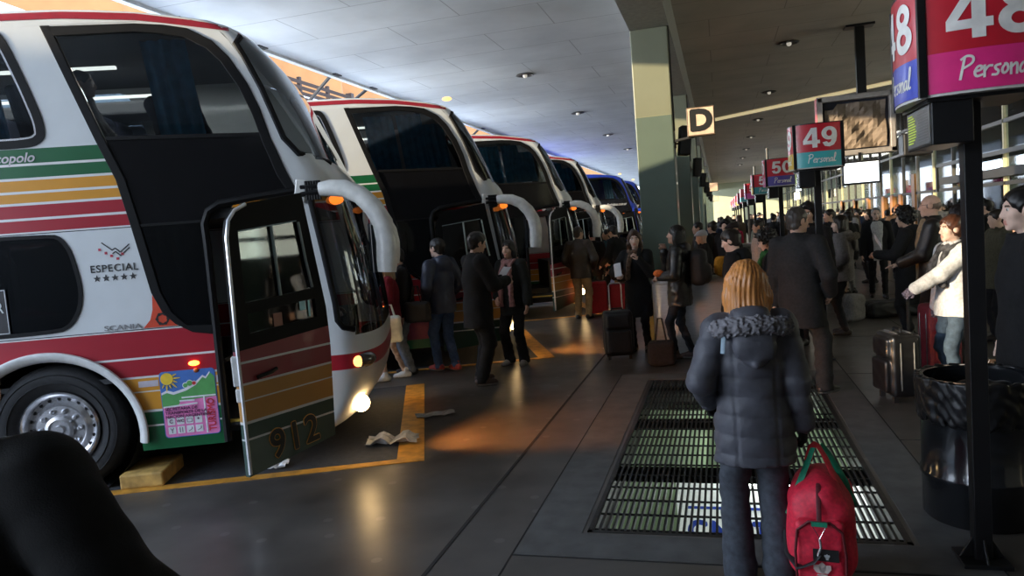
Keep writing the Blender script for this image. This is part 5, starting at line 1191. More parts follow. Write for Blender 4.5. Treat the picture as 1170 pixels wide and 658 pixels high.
for i, y in enumerate(PY[:7]):
    r = thing('loudspeaker', 'black loudspeaker on the side of the %s pillar' % ['nearest', 'second', 'third', 'fourth', 'fifth', 'sixth', 'seventh'][i], 'loudspeaker', (-.43, y + .27, 2.97), 0, 'loudspeakers on the pillars')
    obj('cabinet', MB().box((0, 0, 0), (.16, .22, .42), Euler((0, .10, .25)).to_matrix()), mat('speaker_black', (.012, .012, .012), .6, bump=.2), r, bevel=.02); obj('bracket', MB().tube([(-.165, .0, -.03), (.0, .0, -.03)], .015, 8).box((-.132, 0, -.03), (.02, .08, .12)), mat('bracket_brown', (.12, .07, .05), .5), r)
    c = MB().tube([(-.565, y + .04, 4.58), (-.555, y + .04, 3.1)], .012, 6); o = obj('cable', c, mat('strut_black')); tag(o, 'black cable running down the %s pillar' % ['nearest', 'second', 'third', 'fourth', 'fifth', 'sixth', 'seventh'][i], 'cable', 'cables on the pillars')
nth = ['first', 'second', 'third', 'fourth', 'fifth', 'sixth', 'seventh', 'eighth']
for side, x in (('bay side', -3.87), ('hall side', 1.52)):
    for i in range(8):
        y = (15.72 if x < 0 else 16.1) + 6.15 * (i - 0)
        if x > 0 and i == 7: y = 9.95
        r = thing('downlight', 'round recessed ceiling lamp over the %s, %s' % (side, 'the one overhead' if (x > 0 and i == 7) else nth[i] + ' of its row going away'), 'lamp', (x, y, CZ), 0, 'recessed ceiling lamps')
        obj('rim', MB().lathe([(.15, -.0), (.19, -.012), (.20, -.03), (.17, -.035), (.15, -.02), (.14, 0)], 24, cap=False), mat('downlight_rim', (.16, .15, .14), .4, .5), r, smooth=True); obj('bowl', MB().lathe([(.15, -.004), (.12, -.016), (.0, -.018)], 20, cap=False), mat('downlight_bowl', (.06, .055, .05), .2, .6), r, smooth=True); obj('bulb', MB().ball((0, 0, -.035), .05, 12), mat('dim_bulb', (.7, .66, .6), .3, emit=(1, .9, .75), es=.3), r, smooth=True)
r = thing('sun_streak', 'long thin warm streak of sunlight slanting across the hall ceiling, built as a glowing tube', 'lamp', (0, 0, 0))
obj('tube', MB().tube([(-.0, 26.7, CZ - .06), (5.2, 22.4, CZ - .06)], .06, 8), mat('sun_streak_glow', (.8, .7, .45), .4, emit=(1, .82, .45), es=.42), r, smooth=True); obj('streak_backing', MB().tube([(-.0, 26.7, CZ - .01), (5.2, 22.4, CZ - .01)], .05, 6), mat('lamp_body_white'), r)  # glowing tube in place of a reflected streak of sun on the ceiling

# ---------------------------------------------------------------- bins, counter
r = thing('litter_drum', 'black steel drum with a crinkled bin liner, behind the post of board 48', 'bin', (1.37, 4.72, 0))
dm = mat('drum_black', (.010, .011, .013), .16, var=.3, coat=.6, bump=.06, bscale=9)
obj('drum', MB().lathe([(.28, 0), (.295, .02), (.295, .24), (.305, .255), (.305, .275), (.295, .29), (.293, .66), (.30, .67), (.295, .83), (.27, .83), (.27, .1), (0, .1)], 48, cap=False), dm, r, smooth=True)
f = Field((-.36, -.36, .50), (.36, .36, .92), .008); f.column([(.58, .306, .306), (.66, .312, .312), (.835, .316, .316)], .01); f.column([(.56, .292, .292), (.95, .285, .285)], .01, 'sub')
f.warp(lambda X, Y, Z: .007 * np.abs(np.sin(23 * X + 17 * Z + 2 * np.sin(31 * Y + 13 * Z)) * np.sin(29 * Y - 21 * Z + 2 * np.sin(27 * X))) + .005 * np.sin(61 * X + 33 * Z + 2 * np.sin(40 * Y)) * np.sin(53 * Y - 47 * Z) + .007 * np.sin(5 * np.arctan2(Y, X)) * (Z - .7) - .003)
solid('bin_liner', [f.mesh()], mat('liner_plastic', (.008, .008, .009), .33, var=.2, spec=.4), r)
f = Field((-.3, -.3, .55), (.3, .3, .95), .012); f.ell((.03, .05, .66), (.24, .24, .12), .02); f.warp(lambda X, Y, Z: .02 * np.sin(30 * X + 8 * Z) * np.sin(26 * Y + 9 * Z)); solid('liner_filling', [f.mesh()], mat('liner_plastic'), r)
r = thing('steel_counter', 'brushed steel round-ended counter in front of the nearest pillar', 'counter', (-.2, 10.42, 0))
st = mat('brushed_steel', (.46, .46, .46), .35, .45, var=.12, scale=6, aniso=(1, 1, 14))
def stad(hw, r_, n=12): return [(-hw + r_ * math.cos(a), r_ * math.sin(a)) for a in np.linspace(PI / 2, 3 * PI / 2, n)] + [(hw + r_ * math.cos(a), r_ * math.sin(a)) for a in np.linspace(-PI / 2, PI / 2, n)]
obj('body', MB().poly(stad(.42, .34), lambda a, b, d: (a, b, d), (), 0, .97), st, r, smooth=True); obj('top', MB().poly(stad(.42, .36), lambda a, b, d: (a, b, .97 + d), (), 0, .05), mat('steel_rim', (.42, .42, .42), .3, .8), r, smooth=True, bevel=.012)
obj('plinth', MB().poly(stad(.42, .32), lambda a, b, d: (a, b, .001 + d), (), 0, .05), mat('strut_black'), r)
r = thing('steel_counter', 'smaller grey counter by the second pillar behind the short-haired woman', 'counter', (.55, 16.6, 0), 0); obj('body', MB().poly(stad(.2, .3), lambda a, b, d: (a, b, d), (), 0, 1.15), mat('grey_counter', (.18, .18, .17), .5), r, smooth=True); obj('top', MB().poly(stad(.22, .33), lambda a, b, d: (a, b, 1.15 + d), (), 0, .05), mat('steel_rim'), r, smooth=True)
# ---------------------------------------------------------------- luggage
def suitcase(label, x, y, rz, w, d, h, m, handle=None, wheels=True, panel=True, hm=None, straps=0, group=None, name='suitcase', trim=None, z0=0.):
    r = thing(name, label, 'suitcase', (x, y, z0), math.radians(rz), group); wz = .05 if wheels else .0
    f = Field((-w / 2 - .05, -d / 2 - .08, wz - .03), (w / 2 + .05, d / 2 + .05, h + .05), .012)
    f.rbox((0, 0, wz + (h - wz) / 2), (w / 2, d / 2, (h - wz) / 2), .05)
    if panel: f.rbox((0, -d / 2 - .01, wz + (h - wz) * .33), (w * .40, .04, (h - wz) * .26), .03, .012); f.rbox((0, -d / 2 - .0, wz + (h - wz) * .78), (w * .40, .035, (h - wz) * .16), .03, .012)
    f.warp(lambda X, Y, Z: .0025 * np.sin(30 * X + 20 * Z) * np.sin(25 * Z))
    solid('shell', [f.mesh()], m, r)
    z = MB()
    for yy in (-d * .22, d * .22): z.tube([(w / 2 * q[0] * 1.005, yy, wz + (h - wz) * (.5 + q[1] * .502)) for q in ((-1, -.7), (-1, .7), (-.85, .96), (-.6, 1), (.6, 1), (.85, .96), (1, .7), (1, -.7), (.85, -.96), (.6, -1), (-.6, -1), (-.85, -.96))], .007, 6, closed=True)
    obj('zip', z, trim or mat('zip_grey', (.10, .10, .10), .35, .5), r, smooth=True)
    if wheels:
        for s in (-1, 1): obj('wheel', MB().lathe([(.0, -.014), (.038, -.014), (.04, 0), (.038, .014), (0, .014)], 16, Matrix.Translation((s * (w / 2 - .05), d / 2 - .03, .041)) @ Euler((0, PI / 2, 0)).to_matrix().to_4x4(), cap=False), mat('wheel_plastic', (.02, .02, .02), .5), r, smooth=True)
        ft = MB()
        for s in (-1, 1): ft.box((s * (w / 2 - .06), -d / 2 + .04, wz / 2), (.04, .04, wz + .01))
        obj('foot', ft, mat('wheel_plastic'), r)
    if handle:
        hz, wd = handle; o_ = MB().tube([(-wd, d / 2 - .03, h - .03), (-wd, d / 2 - .03, hz - .03), (-wd + .02, d / 2 - .03, hz), (wd - .02, d / 2 - .03, hz), (wd, d / 2 - .03, hz - .03), (wd, d / 2 - .03, h - .03)], .009, 8); obj('pull_handle', o_, hm or mat('handle_alloy', (.6, .6, .6), .3, .8), r, smooth=True)
    obj('grip', MB().tube([(-.08, 0, h - .005), (-.07, 0, h + .03), (.07, 0, h + .03), (.08, 0, h - .005)], .012, 8), mat('wheel_plastic'), r, smooth=True)
    return r
def holdall(label, name, x, y, z, rz, hw, hd, hh, m, hang=None, hm=None, cat='bag', warp=.006, res=.010, rnd_=.6):
    """soft bag: body of half sizes hw, hd, hh whose base is at z; two loop handles up to z = hang"""
    r = thing(name, label, cat, (x, y, z), math.radians(rz))
    f = Field((-hw - .05, -hd - .05, -.03), (hw + .05, hd + .05, 2 * hh + .05), res); f.rbox((0, 0, hh), (hw, hd, hh), min(hw, hd, hh) * rnd_)
    f.warp(lambda X, Y, Z: warp * np.sin(22 * X + 18 * Z + 5 * np.sin(14 * Y)) * np.sin(19 * Y + 13 * Z) + warp * .5 * np.sin(45 * Z + 20 * X))
    f.cut(lambda X, Y, Z: .001 - Z + 0 * X + 0 * Y)
    solid('bag_body', [f.mesh()], m, r)
    if hang:
        top = 2 * hh
        for s in (-1, 1): obj('handle', MB().tube([(-hw * .45, s * hd * .6, top * .82), (-hw * .40, s * hd * .55, top), (-hw * .15, s * .02, hang - .015), (hw * .15, s * .02, hang - .015), (hw * .40, s * hd * .55, top), (hw * .45, s * hd * .6, top * .82)], .012, 8, sy=.5), hm or m, r, smooth=True)
    return r
nylon = lambda n, c: mat(n, c, .55, var=.2, scale=50, bump=.2, bscale=260, spec=.4)
BN = nylon('black_nylon', (.011, .011, .012))
suitcase('upright black fabric suitcase with raised silver handle, beside the woman holding a white paper', -1.42, 10.02, 12, .40, .28, .66, BN, (1.03, .085))
# hard-ribbed suitcase pulled by the woman in the white jacket (side view)
suitcase('shiny black suitcase with pale zips held by the woman in the white jacket', 1.54, 7.54, -78, .40, .27, .64, mat('black_gloss_nylon', (.012, .012, .013), .3, var=.2, spec=.6), (1.04, .01), hm=mat('post_black'), trim=mat('zip_bright', (.55, .55, .52), .3, .7))
suitcase('tall dark red suitcase standing behind the woman in the white jacket', 2.12, 8.45, 20, .34, .24, .78, nylon('wine_nylon', (.16, .012, .022)), None)
redn = nylon('red_nylon', (.42, .012, .02))
suitcase('bright red suitcase standing behind the man in beige trousers', -2.50, 14.92, 10, .42, .26, .70, redn, None, panel=False)
suitcase('red suitcase to the right of the man in beige trousers', -2.00, 15.02, -5, .46, .28, .62, redn, None, panel=False)
holdall('small black checked cabin bag at the boots of the woman with the backpack', 'cabin_bag', -.80, 9.42, 0, 8, .17, .11, .16, cloth('dark_tartan', (.02, .018, .02)), .62, BN)
holdall('dark bundle on top of the red suitcases by the third coach', 'bundle', -2.00, 15.02, .69, 5, .20, .13, .14, cloth('brown_bundle', (.05, .025, .018)))
holdall('shiny dark brown handbag on the paving behind the litter drum', 'handbag', 2.10, 6.75, 0, 10, .23, .10, .16, mat('brown_patent', (.045, .030, .022), .18, var=.3, coat=.5), .52, mat('brown_patent'))
holdall('dark soft bag lying on the paving behind the shiny suitcase', 'travel_bag', 2.75, 13.2, 0, 15, .55, .22, .13, BN)
holdall('worn grey rucksack leaning on the dark soft bag', 'rucksack', 1.98, 12.75, 0, 40, .17, .13, .22, cloth('grey_canvas', (.16, .15, .14)))
holdall('yellow and orange plush bag lying on the small counter', 'bag', .02, 10.42, 1.025, 20, .11, .12, .13, cloth('orange_plush', (.62, .26, .02)))
holdall('pale patterned bag beside the yellow plush bag', 'bag', -.24, 10.38, 1.025, -10, .10, .10, .09, mat('patterned_cloth', (.30, .25, .21), .8, var=.7, scale=22))
holdall('dark wheeled bag against the second counter', 'bag', .2, 15.9, 0, 0, .2, .14, .3, BN)
# red sports holdall seen end-on in the hand of the woman in front
r = thing('sports_bag', 'red sports holdall with green and red handles, held by the woman with fur-trimmed hood', 'bag', (.405, 3.80, .07), math.radians(-8))
f = Field((-.25, -.42, -.03), (.25, .42, .66), .008)
f.rbox((0, 0, .235), (.165, .32, .235), .12, .05); f.ell((0, -.02, .44), (.09, .26, .10), .10)
f.rbox((-.0, -.335, .19), (.115, .03, .165), .03, .012)
f.warp(lambda X, Y, Z: .007 * np.sin(16 * Z + 11 * X + 3 * np.sin(9 * Y)) * np.sin(14 * X + 9 * Z + 1) + .004 * np.sin(38 * Z - 22 * X) * np.sin(20 * X))
f.cut(lambda X, Y, Z: .001 - Z + 0 * X + 0 * Y)
red_b = nylon('holdall_red', (.66, .02, .05)); r.scale = (.92, .74, .95); solid('bag_body', [f.mesh()], red_b, r)
grn = nylon('strap_green', (.01, .22, .12)); rst = nylon('strap_red', (.5, .02, .03))
def strap(name, pts, rr, m, sy=.22): return obj(name, MB().tube(pts, rr, 10, sy=sy), m, r, smooth=True)
strap('handle', [(-.155, -.20, .33), (-.12, -.19, .43), (-.06, -.08, .56), (-.028, -.02, .64)], .022, grn); strap('handle', [(-.05, -.06, .58), (-.03, -.01, .645), (-.01, .02, .655), (.01, .02, .64)], .022, rst)
strap('handle', [(.145, -.20, .36), (.10, -.16, .47), (.035, -.04, .60), (.0, .0, .65)], .020, rst); strap('handle', [(.165, -.06, .36), (.125, -.0, .47), (.05, .03, .60), (.012, .02, .65)], .020, grn)
strap('shoulder_strap', [(-.165, -.12, .22), (-.16, -.24, .14), (-.10, -.385, .12), (-.03, -.395, .16), (.0, -.39, .20)], .022, BN)
strap('zip', [(.0, -.375, .355), (.0, -.33, .42), (.0, -.26, .50), (.0, -.1, .535)], .012, nylon('zip_dark_red', (.10, .01, .015))); strap('zip', [(-.115, -.372, .06), (-.118, -.376, .2), (-.105, -.374, .31), (-.05, -.372, .355), (.05, -.372, .355), (.105, -.374, .31), (.118, -.376, .2), (.115, -.372, .06)], .007, nylon('piping_dark', (.12, .01, .015)), 1.)
obj('buckle', MB().tube([(-.035, -.39, .345), (.035, -.39, .345), (.0, -.40, .285)], .005, 8, closed=True).tube([(0, -.40, .285), (.004, -.405, .24), (-.012, -.405, .20)], .007, 8).box((.0, -.395, .352), (.075, .01, .022), None, 1), [mat('chrome'), grn], r, smooth=True)
lg = MB()
lf = lambda a, b, d: (a, -.386 + d, b)
lg.poly([(-.035, .165), (.085, .165), (.085, .225), (-.035, .225)], lambda a, b, d: (a, -.384 + d, b), (), 1, .004)
for cx, cz, q, m in ((.03, .185, .55, 0), (.005, .10, 1.75, 2)):      # small trefoil on the tag, bigger half trefoil on the pocket
    o_ = -.388 if m == 0 else -.380
    for a in (-42, 0, 42):
        A_ = math.radians(a); lf_ = [(0, 0), (-.010, .012), (-.009, .026), (0, .034), (.009, .026), (.010, .012)]
        lg.poly([(cx + q * (x * math.cos(A_) + z * math.sin(A_)), cz + q * (-x * math.sin(A_) + z * math.cos(A_))) for x, z in lf_], lambda p, s_, d: (p, o_ + d, s_), (), m, .002)
    for k in range(3): w_ = .016 - .003 * k; lg.poly([(cx - q * w_, cz - q * (.006 + .006 * k)), (cx + q * w_, cz - q * (.006 + .006 * k)), (cx + q * (w_ - .003), cz - q * (.002 + .006 * k)), (cx - q * (w_ - .003), cz - q * (.002 + .006 * k))], lambda p, s_, d: (p, o_ + d, s_), (), m, .002)
obj('bag_emblem', lg, [mat('emblem_silver', (.6, .6, .6), .5), mat('tag_black', (.012, .012, .012), .5), mat('emblem_cream', (.62, .50, .46), .6)], r)

# ---------------------------------------------------------------- the travellers
H = lambda n, c, r=.42: mat('hair_' + n, c, r, var=.35, scale=60, aniso=(1, 1, .08), spec=.5)
darkh, blackh, brownh, greyh = H('dark', (.016, .011, .008)), H('black', (.007, .006, .006)), H('brown', (.06, .03, .018)), H('grey', (.30, .29, .28))
wool = lambda n, c: cloth(n + '_wool', c); jean = lambda n, c: cloth(n + '_denim', c, .9, .25, 30)
bk_w = wool('black', (.011, .011, .012)); ch_w = wool('charcoal', (.022, .022, .023)); bk_l = mat('black_shell', (.010, .010, .011), .5, var=.2, scale=30, bump=.2, spec=.4); bk_leather = LEATHER('black_leather', (.011, .010, .010))
J = lambda m, **k: dict(m=m, **k)
# woman in front, back to us
ginger = H('ginger', (.50, .20, .05), .36)
slate = mat('slate_quilt', (.070, .071, .086), .55, var=.18, scale=14, bump=.35, bscale=30, spec=.35)
person('woman seen from behind in a quilted slate jacket with fur-trimmed hood, on the floor grating', .11, 3.78, 6, 1.60, .010, 1, 'c', .0, (-4, -4, 0),
       L=(.22, .13, .98, .55, -1., -.2), R=(.265, .01, .80, .4, -.8, -.2), feet=((-.115, .0, 8), (.095, -.03, -6)),
       jacket=J(slate, hem=.685, bulk=.022, collar='fur', puff=.011, quilt=.105, flare=.02, name='quilted_jacket'), trousers=dict(m=jean('slate', (.055, .062, .075)), w=.014, flare=.028, end=.012, name='jeans'),
       hair=dict(style='bob', m=ginger, len=.115, vol=.004, front=0), extra=[('strap', mat('strap_pale_blue', (.22, .30, .36), .6), [(-.16, -.155, 1.30), (-.15, -.15, 1.39), (-.11, -.11, 1.45)], .014)], gloves=cloth('black_glove', (.012, .012, .012)), curl=1.1, group=None)
# close figure at the lower left edge, only a shoulder in view
person('black-coated shoulder of a person standing close by at the lower left edge', -1.75, 1.28, 18, 1.67, .012, 0, 'b', 0, (20, 0, 0), R=(.44, .05, .98), jacket=J(cloth('black_coat_close', (.006, .006, .006)), hem=.6, bulk=.065, collar='none'), hair=dict(style='short', m=blackh))
# woman in the white jacket
person('woman in a white jacket and patterned scarf gripping the handle of the shiny suitcase', 2.06, 7.66, 110, 1.67, .010, 1, 'c', .0, (-4, 0, 0), L=(.03, .45, 1.07, .6, -.6, -.6), R=(.24, .03, .86), feet=((-.09, .05, 10), (.09, -.03, -10)),
       jacket=J(cloth('white_quilt', (.50, .51, .53), .7), hem=.80, bulk=.024, collar='stand', puff=0., flare=.02, name='white_jacket'), trousers=dict(m=jean('blue_grey', (.05, .075, .11))), hair=dict(style='short', m=H('auburn', (.06, .022, .012)), vol=.012), gloves=mat('striped_glove', (.12, .10, .14), .8, var=.8, scale=60), curl=1.2,
       extra=[('scarf', mat('patterned_scarf', (.05, .05, .055), .9, var=.9, scale=26), [(-1, 1.12), (1, 1.10)])])
person('dark-haired man in a black jacket and light blue jeans right of the black post', 1.80, 5.20, 84, 1.87, .010, 0, 'c', .0, (4, -3, 0), L=(.26, .02, .84), R=(.26, .06, .86), jacket=J(bk_w, hem=.74, bulk=.022, collar='hood'), trousers=dict(m=jean('light', (.16, .24, .38))), hair=dict(style='short', m=blackh, vol=.006))
person('person in a dark coat standing in the gap behind the black post', 2.55, 7.35, 60, 1.68, .014, 1, 'b', jacket=J(bk_l, hem=.7), hair=dict(style='long', m=blackh, len=.2))
person('man seen from behind in a charcoal coat and grey trousers, turning to his right', .73, 7.80, -28, 1.86, .011, 0, 'b', .0, (-28, -2, 0), L=(.27, .04, .86), R=(.24, .10, .95, .7, -1, -.2), feet=((-.10, -.06, 15), (.16, .10, -20)), jacket=J(ch_w, hem=.64, bulk=.024, collar='stand', name='overcoat'), trousers=dict(m=wool('grey_trouser', (.032, .031, .030)), w=.018, flare=.01), hair=dict(style='short', m=H('greying', (.055, .045, .04)), vol=.002), shoes=LEATHER('black_shoe', (.015, .013, .012)))
person('curly-haired person in glasses and green scarf looking down, left of the charcoal coat', .58, 8.95, 84, 1.64, .012, 1, 'c', .06, (6, -22, 0), jacket=J(bk_w, hem=.7, bulk=.02), hair=dict(style='curly', m=blackh), extra=[('glasses',), ('scarf', cloth('green_scarf', (.03, .14, .05)), [(-1, 1.2), (1, 1.2)])])
person('short-haired woman in a black coat looking down to the left', .16, 8.30, 72, 1.69, .011, 1, 'c', .04, (8, -18, 0), jacket=J(bk_w, hem=.55, bulk=.024, collar='hood'), hair=dict(style='short', m=darkh, vol=.008))
person('woman with long black hair and backpack in profile, hand at her chin', -.55, 9.80, 84, 1.76, .011, 1, 'b', .0, (0, 6, 0), R=(.10, .19, 1.43, .7, -.5, -1), L=(.08, .23, 1.10, .7, -.8, -.5), feet=((-.08, .10, 4), (.10, -.10, -6)), jacket=J(mat('black_puffer', (.010, .010, .011), .38, var=.2, scale=20, bump=.3, bscale=40, spec=.5), hem=.72, bulk=.022, collar='hood', puff=.008), trousers=dict(m=jean('charcoal', (.024, .026, .032)), w=-.006), shoes=mat('striped_boot', (.06, .03, .025), .7, var=.6, scale=40), hair=dict(style='long', m=blackh, len=.22), extra=[('backpack', BN)], curl=.7)
person('brown-haired woman in a black coat facing us, phone raised, paper in hand', -1.17, 10.50, 172, 1.71, .011, 1, 'c', .0, (12, 2, 0), L=(.10, .22, 1.36, .6, -.4, -1), R=(.22, .22, 1.16, .8, -.6, -.6), jacket=J(bk_w, hem=.52, bulk=.016, collar='hood', name='long_coat'), hair=dict(style='long', m=brownh, len=.12, vol=.006), curl=.9, extra=[('scarf', mat('brown_scarf', (.13, .08, .05), .9, var=.6, scale=30), [(1, 1.1)])])
# by the coaches
person('woman with long black hair and pink scarf, facing us beside the second coach', -2.80, 9.72, 165, 1.72, .011, 1, 'b', .0, (-4, -2, 0), L=(.28, .10, .88), R=(.16, .16, .98, .8, -1, -.4), feet=((-.11, .0, 12), (.11, .03, -12)), jacket=J(cloth('dark_olive', (.014, .015, .014)), hem=.72, bulk=.02, collar='hood'), trousers=dict(m=jean('black', (.014, .014, .016)), w=.008, flare=.02), shoes=mat('pale_trainer', (.30, .28, .26), .6), hair=dict(style='long', m=blackh, len=.18), extra=[('scarf', mat('pink_scarf', (.30, .15, .14), .9, var=.5, scale=30, aniso=(6, 1, 1)), [(-1, .80), (1, .74)])])
person('man in a long black coat reading papers before the second coach', -2.92, 8.56, -48, 1.87, .011, 0, 'b', .03, (0, -14, 0), L=(.04, .34, 1.17, .7, -.7, -.7), R=(.10, .33, 1.17, .7, -.7, -.7), feet=((-.10, .03, 10), (.13, -.06, -15)), jacket=J(bk_w, hem=.66, bulk=.03, collar='stand', name='overcoat'), trousers=dict(m=cloth('black_trouser', (.013, .013, .014)), w=.02), shoes=mat('dark_trainer', (.06, .04, .035), .6), hair=dict(style='short', m=blackh, vol=.008), curl=.8)
person('man in a navy jacket, blue jeans and red trainers with hands in pockets', -3.72, 9.40, 62, 1.82, .011, 0, 'c', .0, (10, 0, 0), L=(.20, .10, .96, .9, -1, -.1), R=(.20, .10, .96, .9, -1, -.1), feet=((-.04, .14, 6), (.06, -.10, -10)), jacket=J(mat('navy_shell', (.020, .028, .055), .5, var=.2, scale=20, bump=.3, bscale=40), hem=.78, bulk=.024, collar='hood'), trousers=dict(m=jean('mid_blue', (.035, .065, .15)), w=.006), shoes=mat('red_trainer', (.36, .04, .03), .6, var=.7, scale=30), hair=dict(style='short', m=blackh, vol=.006))
person('fair-haired woman in a red coat and white trainers behind the nose of the nearest coach', -4.26, 8.88, 112, 1.63, .012, 1, 'c', .0, (0, -6, 0), R=(.10, .36, 1.0, .7, -.8, -.5), L=(.24, .20, .98, .7, -.9, -.4), feet=((-.10, .16, 0), (.08, -.12, -6)), jacket=J(wool('red', (.17, .012, .02)), hem=.70, bulk=.02), trousers=dict(m=mat('nude_tights', (.46, .31, .23), .5, var=.08), w=-.020, name='tights'), shoes=mat('white_trainer', (.62, .62, .62), .5), hair=dict(style='bob', m=H('fair', (.36, .22, .10)), len=.10))
person('person in a black jacket and grey jeans beside the red-coated woman', -4.22, 9.26, 120, 1.74, .012, 0, 'b', .04, (0, -10, 0), R=(.24, .25, 1.0), jacket=J(bk_w, hem=.76, bulk=.02), trousers=dict(m=jean('pale_grey', (.14, .16, .19)), w=.01), hair=dict(style='short', m=blackh))
person('man in a brown jacket and beige trousers, back to us, by the third coach', -2.72, 14.48, -8, 1.83, .013, 0, 'b', .0, (-30, 0, 0), L=(.20, .14, .98, .9, -1, -.1), R=(.20, .14, .98, .9, -1, -.1), jacket=J(mat('brown_leather', (.035, .024, .016), .5, var=.25, scale=16, bump=.3), hem=.78, bulk=.03), trousers=dict(m=cloth('beige', (.40, .26, .13)), w=.012), hair=dict(style='short', m=darkh))
person('dark-clothed person facing the man in the brown jacket', -2.70, 16.05, 175, 1.74, .016, 0, 'c', jacket=J(bk_w, hem=.75, bulk=.02), hair=dict(style='short', m=blackh))
person('man in a black coat and tan trousers bending over the red suitcases', -2.02, 15.55, 62, 1.80, .014, 0, 'c', .22, (0, -20, 0), R=(.14, .34, 1.0), L=(.16, .34, .98), jacket=J(bk_w, hem=.62, bulk=.03), trousers=dict(m=cloth('tan', (.30, .17, .08))), hair=dict(style='short', m=blackh, vol=.006))
person('person in a teal jacket between the two men by the third coach', -2.5, 16.9, 110, 1.72, .018, 0, 'b', jacket=J(cloth('teal_jacket', (.015, .07, .08)), hem=.76), hair=dict(style='short', m=blackh))
person('person with an orange scarf behind the bending man', -1.95, 17.3, 150, 1.68, .018, 1, 'c', jacket=J(bk_w, hem=.7), hair=dict(style='short', m=darkh), extra=[('scarf', cloth('orange_scarf', (.5, .10, .02)), [(1, 1.2)])])
# hall side
person('woman in a grey fur-hooded parka with long dark hair looking left', 1.66, 11.45, 78, 1.71, .012, 1, 'c', .0, (6, -2, 0), L=(.22, .16, 1.0, .8, -1, -.3), jacket=J(cloth('grey_parka', (.17, .155, .15)), hem=.80, bulk=.03, collar='fur', fur=cloth('beige_fur', (.14, .12, .10))), trousers=dict(m=jean('black', (.014, .014, .016))), hair=dict(style='long', m=darkh, len=.12, front=1))
person('grey-haired man in a white shirt and open black suit walking towards us', 2.93, 15.80, 176, 1.76, .014, 0, 'c', .0, (0, -8, 0), feet=((-.10, .16, 4), (.10, -.14, -6)), jacket=J(bk_w, hem=.74, bulk=.018, shirt=cloth('white_shirt', (.42, .42, .42)), gap=.095), trousers=dict(m=cloth('black_trouser', (.013, .013, .014))), hair=dict(style='short', m=greyh, recede=1))
person('bald man in glasses and a tan sweater under a black leather jacket', 2.38, 9.62, 72, 1.90, .012, 0, 'a', .0, (2, -2, 0), L=(.12, .30, 1.03, .7, -.8, -.6), jacket=J(bk_leather, hem=.74, bulk=.026, shirt=cloth('tan_sweater', (.24, .18, .11)), gap=.12, shirt_name='sweater'), hair=dict(style='bald', m=H('thin_grey', (.20, .15, .12))), extra=[('glasses',)], curl=.15, palm={-1: (0, -.4, -.8, .1, 1, -.2)})
person('black-haired person in a long black coat holding white papers, left of the bald man', 2.36, 10.75, 66, 1.75, .012, 1, 'b', .0, (0, -6, 0), L=(.14, .34, 1.17, .7, -.8, -.6), jacket=J(bk_w, hem=.5, bulk=.026, collar='hood', name='long_coat'), hair=dict(style='curly', m=blackh), curl=.8)
person('long-haired woman in black with a red strap across her shoulder, behind the white jacket', 2.45, 8.85, 60, 1.76, .012, 1, 'b', jacket=J(bk_leather, hem=.7, bulk=.02), hair=dict(style='long', m=H('dark_plum', (.012, .007, .008)), len=.18), extra=[('strap', nylon('strap_rust', (.28, .03, .02)), [(-.19, -.02, 1.30), (-.20, .05, 1.40), (-.10, .10, 1.44), (-.12, .17, 1.30), (-.15, .19, 1.05)], .018)])
person('dark curly head rising behind the man in the charcoal coat', 1.14, 10.6, 160, 1.90, .014, 0, 'd', jacket=J(bk_w, hem=.7), hair=dict(style='curly', m=blackh))
person('person in pale grey trousers and dark coat, left of the white-shirted man', 2.55, 16.6, 40, 1.72, .016, 0, 'b', jacket=J(bk_w, hem=.74, bulk=.02), trousers=dict(m=cloth('pale_trouser', (.22, .22, .21))), hair=dict(style='short', m=darkh))
person('person in black walking right behind the man in the white shirt', 3.55, 16.6, -60, 1.76, .016, 0, 'b', jacket=J(bk_w, hem=.7, bulk=.03), hair=dict(style='short', m=blackh))
